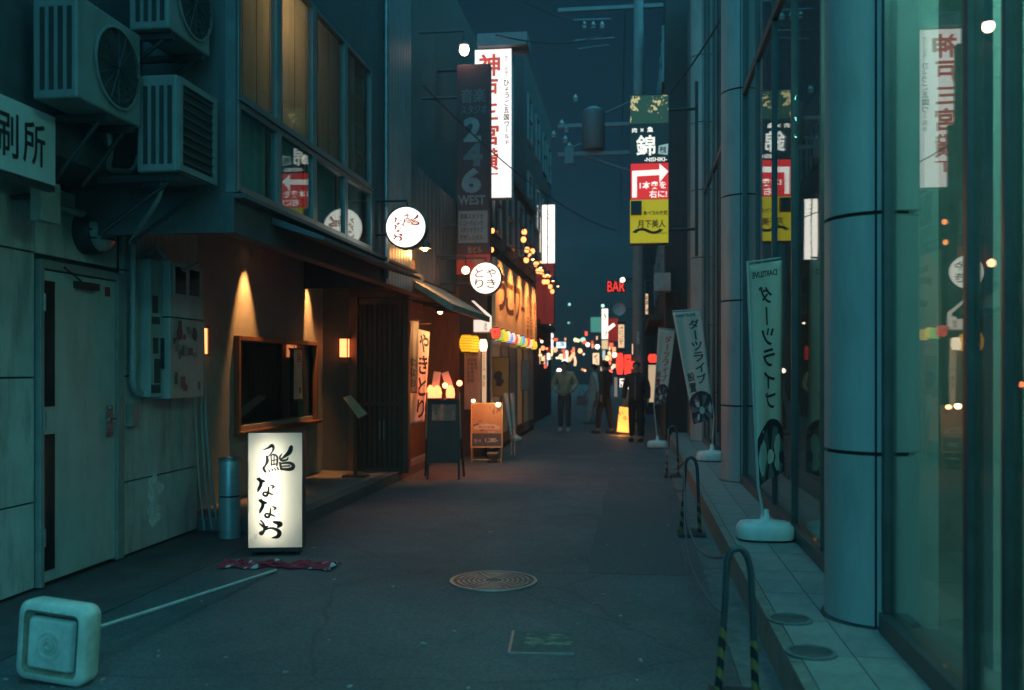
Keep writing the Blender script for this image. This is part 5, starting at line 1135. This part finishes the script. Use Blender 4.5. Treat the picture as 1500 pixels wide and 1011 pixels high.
for (u, v) in ((843, 145), (823, 182), (830, 190), (811, 198), (828, 205), (834, 215), (856, 38), (869, 38), (882, 38)):
    p = q(u, v, PY); MB().lathe([(.03, -.08), (.06, -.05), (.035, -.02), (.065, .02), (.03, .06), (.02, .10)], p, 10).obj('insulator', M_insul, t)
fz = q(834, 218, PY); MB().box(fz.x - .1, PY - .1, fz.z - .35, fz.x + .1, PY + .1, fz.z + .02).tube([fz + Vector((0, 0, 0)), (tr.x, PY, tr.z - .3)], .02).obj('switch_box', MATS['transformer_grey'], t)
tubes('upper_arm', M_polesteel, t, [([q(840, 30, PY), q(895, 28, PY)], .03), ([q(842, 60, PY), q(900, 56, PY)], .03), ([q(846, 72, PY), q(892, 66, PY)], .02)])
box('pole_notice', paint('pole_notice', (.45, .48, .48), .6), t, PX - .045, PY - .16, 2.05, PX + .02, PY - .142, 2.32)
for k in range(7):
    z = .15 + k * .16; b = MB().lathe([(.150, 0), (.150, .075)], (PX, PY, z), 14); b.obj('warning_band', paint('tape_yellow', (.50, .40, .06), .5) if k % 2 == 0 else paint('tape_black', (.03, .03, .032), .5), t)
def wire(label, a_, b__, sag, r=.014):
    a_, b__ = Vector(a_), Vector(b__); o = MB().tube([a_.lerp(b__, k / 14) - Vector((0, 0, sag * 4 * (k / 14) * (1 - k / 14))) for k in range(15)], r, 5).obj('overhead_wire', M_black)
    tag(o, label, 'wire', 'overhead wires')
wire('overhead wire running from the pole to the tall white sign', (PX - .8, PY, 9.0), (-2.1, 14.2, 6.6), .15)
wire('overhead wire crossing the top of the tall white sign', (PX - .9, PY, 9.2), (-2.9, 11.8, 7.2), .25)
wire('overhead wire crossing the foot of the tall white sign', (PX - .5, PY, 4.6), (-2.75, 12.0, 5.2), .3, .01)
wire('thick overhead cable above the transformer along the alley', (PX - .7, PY, 10.45), (-1.4, -3, 9.6), .5)
wire('second overhead cable above the alley', (PX + .3, PY, 10.45), (-.6, -3, 9.7), .5)
wire('service wire from the pole to the glass building', (PX, PY, 7.0), (1.2, 12.5, 6.2), .2)
wire('far overhead wire receding beyond the pole', (PX - .3, PY, 9.6), (-1.0, 60, 9), .6)
# ================================================================== neon, lanterns and lit signs on the right
a, b_ = q(890, 412, 24.5), q(915, 427, 24.5)
t = thing('bar_neon', 'red neon letters of a bar hanging over the alley', 'neon sign', (a.x, 24.5, b_.z))
box('back_plate', M_black, t, a.x - .03, 24.54, b_.z - .03, b_.x + .03, 24.58, a.z + .03)
lettering([fit('BAR', 0, 0, b_.x - a.x, a.z - b_.z, .0)], plane_map((a.x, 24.53, b_.z), (1, 0, 0), (0, 0, 1), (0, -1, 0)), glow('neon_red', (1, .035, .025), 1.4), t)
MB().tube([(b_.x, 24.56, a.z + .01), (.62, 24.56, a.z + .01)], .02).obj('bracket', M_dark, t)
p = q(912, 410, 24.2); t = thing('sign_spot', 'small bright lamp at the upper right of the bar neon', 'lamp', p); MB().ball(p, .06).obj('bulb', glow('small_white', (1, .85, .7), 6), t); MB().tube([p, p + Vector((.25, .3, .06))], .015).obj('arm', M_dark, t)
c = q(907, 453, 24.0)
t = thing('round_plaque', 'round dark metal plaque sign below the bar neon', 'sign', c - Vector((0, 0, .17)))
Rxx = Matrix.Rotation(rad(90), 3, 'X')
MB().lathe([(.16, 0), (.16, .03), (.145, .035)], c, 28, Rxx).obj('disc', paint('plaque', (.10, .12, .12), .5, .3, var=.5, scale=14), t); MB().lathe([(.15, .036), (.165, .04), (.168, .0)], c, 28, Rxx).obj('rim', M_steel, t); MB().tube([c, c + Vector((.6, 0, 0))], .012).obj('bracket', M_dark, t)
MB().prism([(-.07, -.03), (.07, -.03), (.05, 0), (.0, .06), (-.05, 0)], c + Vector((0, -.037, 0)), (1, 0, 0), (0, 0, 1), (0, -.004, 0)).obj('emblem', M_steel, t)
def lit(name, label, u0, v0, u1, v1, Y, col, st, n=0, depth=.12, ink=None, mx=.02, seed=1):
    t, pm, w_, h_ = board(name, label, u0, v0, u1, v1, Y, glow(name + '_%d_%d' % (u0, v0), col, st), frame=M_dark, depth=depth)
    if n: marks(pm, w_, h_, n, mx, t, ink or M_ink, seed, .2, .8)
    return t
lit('stacked_sign', 'tall white lit vertical sign with stacked emblems in the far alley', 881, 452, 891, 497, 36, (1, .82, .66), 2.0, 3, mx=.03, seed=2)
lit('stacked_sign', 'cream lit lower half of the stacked vertical sign', 881, 498, 891, 512, 35.9, (.9, .62, .32), 1.0)
lit('stacked_sign', 'pale blue lit foot of the stacked vertical sign', 882, 513, 887, 525, 35.8, (.6, .8, .8), .9)
t = lit('red_backboard', 'dark red lit board behind the tilted white bar sign', 891, 466, 906, 500, 36.5, (.5, .03, .02), .5)
p0_, p1_ = q(889, 484, 35), q(900, 475, 35)
o = MB().box(0, -.05, -.06, (p1_ - p0_).length, .05, .06, Matrix.Translation(p0_) @ Matrix.Rotation(-math.atan2(p1_.z - p0_.z, p1_.x - p0_.x), 4, 'Y')).obj('tilted_bar', glow('tilted_bar', (1, .75, .6), 2.2)); tag(o, 'short white lit bar sign tilted upward in the far alley', 'sign')
t = lit('andon_sign', 'cream lit framed lantern sign under the round plaque', 905, 475, 915, 510, 26, (1, .62, .34), 1.0, 4, mx=.016, seed=9)
MB().box(q(904, 474, 26).x, 25.96, q(904, 474, 26).z, q(916, 474, 26).x, 26.1, q(904, 471, 26).z).box(q(904, 510, 26).x, 25.96, q(904, 514, 26).z, q(916, 510, 26).x, 26.1, q(904, 511, 26).z).obj('frame_rail', M_wood, t)
lit('cream_sign', 'cream lit upright sign low in the far alley', 868, 517, 878, 535, 40, (1, .66, .38), 1.6, 3, mx=.03, seed=11)
lit('cream_sign', 'small orange lit sign beside the couple', 879, 537, 886, 552, 34, (1, .55, .28), .9)
lit('blue_white_sign', 'bluish white lit sign with dark letters at the alley end', 815, 501, 829, 510, 60, (.8, .92, 1), 2.0)
t = scene.objects['blue_white_sign']; lettering([fit('LSB', .1, .1, .42, .26, .03)], plane_map(q(815, 510, 59.98), (1, 0, 0), (0, 0, 1), (0, -1, 0), .01), M_ink, t)
for i, v in enumerate((492, 501, 508)):
    p = q(807, v, 48); chochin('far_lantern', ('top', 'middle', 'lowest')[i] + ' white lantern of the far left lantern stack', p, .13, .26, glow('far_lan_w', (1, .78, .72), 2.2), group='far left lantern stack', cap=False)
chochin('far_lantern', 'glowing amber lantern under the far left white lantern stack', q(805, 517, 48), .17, .36, glow('far_lan_y', (1, .55, .25), 3.4))
for i, (u, v0, v1, cc) in enumerate(((790, 520, 534, (1, .6, .4)), (797, 520, 534, (1, .7, .6)), (801, 518, 537, (.9, .85, .8)))): lit('slim_light', '%s slim vertical lit strip left of the standing man' % ('first', 'second', 'third')[i], u, v0, u + 2, v1, 27 + i * .2, cc, 1.6)
lit('red_shopfront', 'dim red lit shop front at the far left of the alley', 789, 508, 806, 528, 29.5, (.5, .02, .03), .6)
lit('white_shape_sign', 'bright white lit panel sign behind the standing man', 823, 518, 832, 531, 52, (1, .93, .85), 2.4); lit('white_shape_sign', 'narrow white lit peak above the white panel sign', 828, 513, 831, 518, 52.1, (1, .93, .85), 2.0)
o = MB().tube([q(836, 522, 50), q(839, 520, 50), q(842, 524, 50), q(843, 531, 50), q(842, 536, 50)], .07, 6).obj('arched_neon', glow('arched_neon', (1, .62, .38), 1.6)); tag(o, 'orange arched neon tube right of the white panel sign', 'neon sign')
for i, (u, v, Y, r, cc, st, lb) in enumerate(((819, 543, 34, .085, (1, .8, .65), 4, 'round white lamp left of the standing man at shoulder height'), (861, 505, 60, .13, (1, .85, .72), 4, 'left of two round white lamps in the far alley'), (875, 508, 60, .15, (1, .8, .68), 4, 'right of two round white lamps in the far alley'), (834, 446, 80, .12, (.4, .8, .6), 1.5, 'upper tiny green light at the alley end'), (833, 473, 80, .09, (.4, .75, .6), 1.2, 'lower tiny green light at the alley end'), (854, 498, 76, .2, (.5, .95, .7), 1.6, 'pale green round light at the alley end'), (843, 498, 76, .16, (1, .75, .35), 2.5, 'left of a pair of amber lights at the alley end'), (847, 499, 76, .14, (1, .75, .35), 2.2, 'right of a pair of amber lights at the alley end'), (805, 476, 30, .03, (1, .75, .5), 5, 'tiny lamp at the foot of the red hanging sign'), (883, 448, 36, .06, (.5, .9, .8), 2, 'tiny pale light above the stacked vertical sign'), (855, 519, 60, .07, (1, .8, .7), 2, 'tiny pale lamp low in the far alley'))):
    p = q(u, v, Y); t = thing('far_lamp', lb, 'lamp', p - Vector((0, 0, r))); MB().ball(p, r, (1, 1, 1), 10, 7).obj('globe', glow('far_lamp_%d' % i, cc, st), t); MB().lathe([(r * .5, 0), (r * .3, r * .5)], p + Vector((0, 0, r * .9)), 8).obj('cap', M_black, t)
rs = random.Random(14)
for i in range(46):      # crowd of tiny signs and lamps far down the alley
    left = i % 5 == 0; Y = rs.uniform(24.5, 30) if left else rs.uniform(34, 84); v = rs.choice((rs.uniform(488, 532), rs.uniform(510, 548)))
    u = rs.uniform(786, 804) if left else rs.uniform(809, 902); p = q(u, v, Y); wd, hh = rs.uniform(.0012, .0045) * Y, rs.uniform(.0016, .008) * Y
    cc = rs.choice(((1, .30, .12), (1, .42, .18), (1, .12, .06), (1, .10, .05), (1, .70, .5), (1, .5, .25), (1, .34, .14)))
    t = thing('tiny_light', 'tiny lit shop light among the crowded far alley lights', 'light', p, 'crowded far alley lights')
    if i % 3 == 1:
        MB().ball(p, wd * .6, (1, 1, 1.1), 10, 7).obj('globe', glow('tiny_%d' % i, cc, rs.uniform(2, 6)), t); MB().lathe([(wd * .25, 0), (wd * .15, wd * .3)], p + Vector((0, 0, wd * .6)), 8).obj('cap', M_black, t); continue
    MB().box(p.x - wd / 2, p.y, p.z, p.x + wd / 2, p.y + .08, p.z + hh).obj('housing', M_dark, t); MB().box(p.x - wd / 2 + .01, p.y - .01, p.z + .01, p.x + wd / 2 - .01, p.y - .001, p.z + hh - .01).obj('face', glow('tiny_%d' % i, cc, rs.uniform(1.2, 4)), t)
# red lanterns and shop signs beside the pole
M_rl = paper_glow('lantern_red', (1, .05, .03), 2.2, 7)
t = chochin('big_red_lantern', 'tall red lit paper lantern left of the utility pole', q(908, 533, 23), .095, .52, M_rl)
t, pm, w_, h_ = board('red_sign', 'red lit sign with one dark character beside the tall red lantern', 914, 519, 925, 549, 23.2, M_rl, frame=M_black); lettering([fit('酒', w_ * .2, h_ * .35, w_ * .6, h_ * .45, .03)], pm, M_ink, t)
chochin('red_lantern', 'small round red lantern by the pole, upper of the two', q(929, 535, 20.8), .085, .17, M_rl, cap=True); chochin('red_lantern', 'small round red lantern by the pole, lower of the two', q(927, 562, 20.8), .09, .18, M_rl)
lit('small_white_sign', 'small white lit sign with dark strokes under the tall red lantern', 907, 554, 916, 568, 22.6, (1, .85, .72), 1.5, 2, mx=.02, seed=6); lit('small_white_sign', 'cream lit sign with red surround beside the lower red lantern', 917, 554, 926, 571, 22.5, (1, .72, .5), 1.7)
lit('bamboo_light', 'slim amber lit strip on the left edge of the utility pole', 925, 503, 928, 520, 20.9, (1, .6, .3), 1.2)
chochin('red_lantern', 'single red lantern over the colourful posters right of the pole', q(956, 525, 22.5), .11, .2, M_rl)
t, pm, w_, h_ = board('colour_poster', 'bright colourful lit posters right of the utility pole', 949, 534, 962, 590, 22.3, print_glow('menu_print', [(.7, .5, .3), (.3, .4, .2), (.6, .2, .1), (.75, .65, .5), (.25, .35, .4), (.7, .35, .2)], .8, 9), frame=M_dark)
lit('warm_window_sign', 'slim warm lit sign high on the right beside the pale box', 945, 430, 950, 461, 25, (1, .6, .35), .9, 3, mx=.02, seed=8)
a, b_ = q(958, 402, 19.3), q(982, 428, 19.3)
t = thing('outdoor_unit', 'pale grey box unit on the wall right of the pole', 'air conditioner', (a.x, 19.3, b_.z)); box('casing', paint('unit_pink_lit', (.42, .38, .36), .6), t, a.x, 19.0, b_.z, b_.x, 19.35, a.z, bevel=.01)  # faint pink light on the grey casing put into its colour
MB().lathe([(.12, 0), (.13, .008)], ((a.x + b_.x) / 2 - .05, 19.0, (a.z + b_.z) / 2), 20, Rxx).obj('fan_ring', M_steel, t); MB().box(b_.x, 19.1, b_.z, .85, 19.2, b_.z + .04).obj('bracket', M_dark, t)
# orange stand sign
ob = q(913, 636, 21.6); ob.z = 0
t = thing('orange_stand', 'glowing orange standing paper sign on the ground by the pole', 'sign', ob)
Mo = Matrix.Translation(ob) @ Matrix.Rotation(rad(6), 4, 'Y')
MB().box(-.15, -.05, .05, .15, .05, .62, Mo).obj('paper_box', glow('orange_paper', (1, .34, .06), 2.2), t)
MB().box(-.165, -.06, .02, -.15, .06, .64, Mo).box(.15, -.06, .02, .165, .06, .64, Mo).box(-.15, -.06, .62, .15, .06, .64, Mo).box(-.15, -.06, .02, .15, .06, .05, Mo).obj('frame', M_wood, t); MB().box(-.10, -.03, .64, .02, .03, 1.0, Mo).obj('post', paint('tan_post', (.4, .28, .16), .7), t)
lettering([fit('い', -.1, .44, .1, .08, .02), fit('ら', .0, .33, .09, .09, .02)], plane_map(ob + Vector((0, -.055, 0)), (1, 0, 0), (0, 0, 1), (0, -1, 0)), paint('brown_letter2', (.25, .08, .05), .7), t)
lamp('POINT', t, ob + Vector((-.05, -.25, .12)), 4, (1, .38, .08), .04)
t = lit('white_flag_sign', 'tall pale curved flag behind the man in the dark jacket', 899, 552, 905, 582, 23.5, (.55, .5, .46), .3)  # flag's brightness put in as a weak glow of its face

# ================================================================== people
def skin_mesh(name, nodes, edges, m, parent, sub=2):
    base = BASE[parent.name]
    me = bpy.data.meshes.new(name); ks = list(nodes)
    me.from_pydata([nodes[k][0] for k in ks], [(ks.index(a_), ks.index(b__)) for a_, b__ in edges], []); me.materials.append(m)
    o = bpy.data.objects.new(name, me); COL.objects.link(o); o.parent = parent; BASE[o.name] = base
    o.modifiers.new('skin', 'SKIN'); 
    for i, k in enumerate(ks):
        sv = me.skin_vertices[0].data[i]; r = nodes[k][1]; sv.radius = r if isinstance(r, tuple) else (r, r); sv.use_root = (i == 0)
    ss = o.modifiers.new('sub', 'SUBSURF'); ss.levels = sub; ss.render_levels = sub
    for md in o.modifiers:
        if md.type == 'SKIN': md.use_smooth_shade = True
    return o
def person(label, loc, rotz, top, legs, hairc, shoe, H=1.70, pose='stand', coat=False, bag=None, hood=False):
    t = thing('person', label, 'person', loc); k = H / 1.70; t.rotation_euler.z = rotz
    V = lambda x, y, z: (x * k, y * k, z * k)
    skinm = paint('skin', (.42, .25, .18), .6, var=.1)
    if pose == 'walk': ly, ry = .13, -.14
    else: ly, ry = .02, -.02
    # arms: hands meeting in front pockets, or hanging
    if pose == 'pockets': el = lambda s: V(s * .29, -.02, 1.14); wr = lambda s: V(s * .19, .13, .98); hd = lambda s: V(s * .13, .15, .96)
    else: el = lambda s: V(s * .25, -.03 + s * ly * .5, 1.14); wr = lambda s: V(s * .265, .05 + s * ly * .9, .91); hd = lambda s: V(s * .262, .07 + s * ly, .84)
    nd = {'pelvis': (V(0, 0, .93), .11), 'waist': (V(0, 0, 1.10), (.12, .09)), 'chest': (V(0, -.01, 1.32), (.135, .095)), 'neck0': (V(0, -.01, 1.44), .055), 'neck': (V(0, .005, 1.49), .048), 'jaw': (V(0, .025, 1.545), (.058, .062)), 'head': (V(0, .015, 1.62), (.073, .088)), 'crown': (V(0, .0, 1.68), (.05, .06))}
    ed = [('pelvis', 'waist'), ('waist', 'chest'), ('chest', 'neck0'), ('neck0', 'neck'), ('neck', 'jaw'), ('jaw', 'head'), ('head', 'crown')]
    for s, sn, fy in ((-1, 'l', ly), (1, 'r', ry)):
        nd.update({'sh' + sn: (V(s * .165, -.01, 1.40), .055), 'el' + sn: (el(s), .040), 'wr' + sn: (wr(s), .027), 'hd' + sn: (hd(s), (.034, .018)),
                   'hp' + sn: (V(s * .09, 0, .88), .085), 'kn' + sn: (V(s * .095, fy * .6 + .03, .49), .055), 'an' + sn: (V(s * .10, fy, .085), .036), 'to' + sn: (V(s * .11, fy + .13, .03), .03)})
        ed += [('chest', 'sh' + sn), ('sh' + sn, 'el' + sn), ('el' + sn, 'wr' + sn), ('wr' + sn, 'hd' + sn), ('pelvis', 'hp' + sn), ('hp' + sn, 'kn' + sn), ('kn' + sn, 'an' + sn), ('an' + sn, 'to' + sn)]
        h = Vector(hd(s)); dd = (h - Vector(wr(s))).normalized()
        for fi, (ox, ln) in enumerate(((-.024, .055), (-.009, .072), (.008, .068), (.023, .052))):
            m_ = h + Vector((0, ox, 0)) * k + dd * .03 * k
            nd['f%s%d' % (sn, fi)] = (tuple(m_), .009); nd['g%s%d' % (sn, fi)] = (tuple(m_ + dd * ln * .9 * k + Vector((-s * .012, 0, 0))), .007); ed += [('hd' + sn, 'f%s%d' % (sn, fi)), ('f%s%d' % (sn, fi), 'g%s%d' % (sn, fi))]
        th = h + Vector((-s * .012, .035, -.002)) * k; nd['t' + sn] = (tuple(th), .010); ed.append(('hd' + sn, 't' + sn))
    base = BASE[t.name]
    skin_mesh('body', nd, ed, skinm, t)
    L_ = lambda x, y, z: Vector(V(x, y, z)) + base
    # face
    MB().prism([(0, .0), (.0, .045), (.022, .0)], L_(-.012, .098, 1.60), (0, 1, 0), (0, 0, 1), (.024 * k, 0, 0)).obj('nose', skinm, t)
    for s in (-1, 1):
        MB().ball(L_(s * .028, .095, 1.632), .010, (1.3, .6, .8), 8, 6).obj('eye', M_ink, t); MB().ball(L_(s * .075, .01, 1.62), .022, (.4, .8, 1.3), 8, 6).obj('ear', skinm, t)
    MB().ball(L_(0, .085, 1.572), .016, (1.5, .5, .45), 8, 6).obj('mouth', paint('lips', (.3, .12, .1), .6), t)
    b = MB().ball(L_(0, -.012, 1.648), .098 * k, (.88, 1.0, .86), 16, 12); rs = random.Random(len(label))
    b.v = [v_ + Vector((rs.uniform(-.005, .005), rs.uniform(-.005, .005), rs.uniform(-.005, .005))) if not (v_.y - base.y > .06 * k and v_.z - base.z < 1.665 * k) else Vector((v_.x, base.y + .05 * k, v_.z)) for v_ in b.v]
    b.obj('hair', paint('hair_%s' % hairc, (.025, .02, .018) if hairc == 'b' else (.06, .035, .025), .6), t)
    # jacket
    jm = paint('jacket_%.2f_%.2f' % (top[0], top[2]), top, .8, var=.3, scale=9, bump=.3, bscale=30)
    bl = .62 if coat else .86
    jn = {'hem': (V(0, 0, bl - .04), (.172, .135) if not coat else (.20, .16)), 'hip': (V(0, 0, .98), (.165, .125)), 'waist': (V(0, 0, 1.12), (.165, .125)), 'chest': (V(0, -.01, 1.33), (.175, .13)), 'coll': (V(0, -.012, 1.455), (.085, .075)), 'coll2': (V(0, -.008, 1.50 if not hood else 1.53), (.07, .068))}
    je = [('hem', 'hip'), ('hip', 'waist'), ('waist', 'chest'), ('chest', 'coll'), ('coll', 'coll2')]
    for s, sn in ((-1, 'l'), (1, 'r')):
        w0, e0 = Vector(wr(s)), Vector(el(s)); jn.update({'sh' + sn: (V(s * .185, -.01, 1.405), .075), 'm' + sn: (tuple(Vector(V(s * .185, -.01, 1.405)).lerp(e0, .5)), .072), 'el' + sn: (tuple(e0), .064), 'wr' + sn: (tuple(w0), .048)}); je += [('chest', 'sh' + sn), ('sh' + sn, 'm' + sn), ('m' + sn, 'el' + sn), ('el' + sn, 'wr' + sn)]
    jk = skin_mesh('jacket', jn, je, jm, t)
    if not coat:
        MB().box(-.005 * k + base.x, .13 * k + base.y, .90 * k + base.z, .005 * k + base.x, .137 * k + base.y, 1.42 * k + base.z).obj('zip', M_steel, jk)
        if pose == 'pockets': MB().prism([(-.05, 0), (.05, 0), (.06, .11), (-.06, .11)], L_(0, .118, 1.38), (1, 0, 0), (0, 0, 1), (0, .018, 0)).obj('inner_shirt', paint('shirt_grey', (.3, .3, .29), .8), jk)
    tm = paint('trousers_%.2f_%.2f' % (legs[0], legs[2]), legs, .85, var=.3, scale=8)
    tn = {'pel': (V(0, 0, .93), (.145, .115)), 'wst': (V(0, 0, 1.05), (.13, .10))}; te = [('pel', 'wst')]
    for s, sn, fy in ((-1, 'l', ly), (1, 'r', ry)):
        tn.update({'hp' + sn: (V(s * .085, 0, .84), .10), 'kn' + sn: (V(s * .095, fy * .6 + .025, .49), .078), 'an' + sn: (V(s * .10, fy, .10), .062)}); te += [('pel', 'hp' + sn), ('hp' + sn, 'kn' + sn), ('kn' + sn, 'an' + sn)]
    skin_mesh('trousers', tn, te, tm, t)
    for s, fy in ((-1, ly), (1, ry)):
        vs = []
        MB().lathe([(.045, 0), (.05, .02), (.046, .05), (.03, .075), (1e-6, .085)], L_(s * .105, fy + .06, 0), 14, Matrix.Diagonal((1, 2.6, 1))).obj('shoe', paint('shoe_%.2f' % shoe[0], shoe, .6), t)
    return t
pp = atZ(827, 632); person('man in olive jacket walking towards the camera, hands in front pockets', (pp.x, pp.y, 0), rad(180 - 4), (.46, .38, .24), (.08, .085, .09), 'b', (.5, .5, .5), 1.66, 'pockets')
pw = atZ(868, 622); person('person in long beige coat walking beside the man in dark jacket', (pw.x, pw.y + .6, 0), rad(100), (.66, .56, .48), (.6, .5, .45), 'b', (.2, .2, .2), 1.60, 'walk', coat=True)
pm_ = atZ(886, 635); person('person in dark jacket and trousers walking away with head turned', (pm_.x, pm_.y, 0), rad(60), (.03, .04, .045), (.025, .03, .033), 'b', (.04, .04, .04), 1.66, 'walk')
pd = atZ(936, 642); person('dark clothed person standing beside the utility pole', (pd.x - .06, pd.y - .9, 0), rad(170), (.05, .03, .03), (.02, .022, .025), 'n', (.03, .03, .03), 1.62, 'stand')
# tote bag in the hand of the person in beige
bgp = Vector((pw.x - .32, pw.y + .5, .5))
t = thing('tote_bag', 'pale tote bag carried low by the person in beige coat', 'bag', bgp)
MB().prism([(-.14, 0), (.14, 0), (.12, .26), (-.12, .26)], bgp, (1, 0, 0), (0, 0, 1), (0, .08, 0)).obj('bag_body', paint('bag_pinkish', (.30, .2, .2), .8), t, .01); MB().tube([bgp + Vector((-.07, .04, .25)), bgp + Vector((-.04, .04, .42)), bgp + Vector((.04, .04, .42)), bgp + Vector((.07, .04, .25))], .008, 6).obj('strap', MATS['bag_pinkish'], t)
# ================================================================== thin haze added to lift the dark tones
def haze(density):
    m = bpy.data.materials.new('lifting_haze'); m.use_nodes = True; N = m.node_tree.nodes; L = m.node_tree.links
    N.remove(N['Principled BSDF']); v = N.new('ShaderNodeVolumePrincipled'); v.inputs['Color'].default_value = (.85, .92, 1, 1); v.inputs['Density'].default_value = density; v.inputs['Anisotropy'].default_value = .6
    L.new(v.outputs[0], N['Material Output'].inputs['Volume'])
    o = MB().box(-100, -40, -1.3, 100, 230, 16).obj('haze', m); o['kind'] = 'stuff'; o['label'] = 'thin added haze lifting the dark tones of the alley'
haze(.0035)
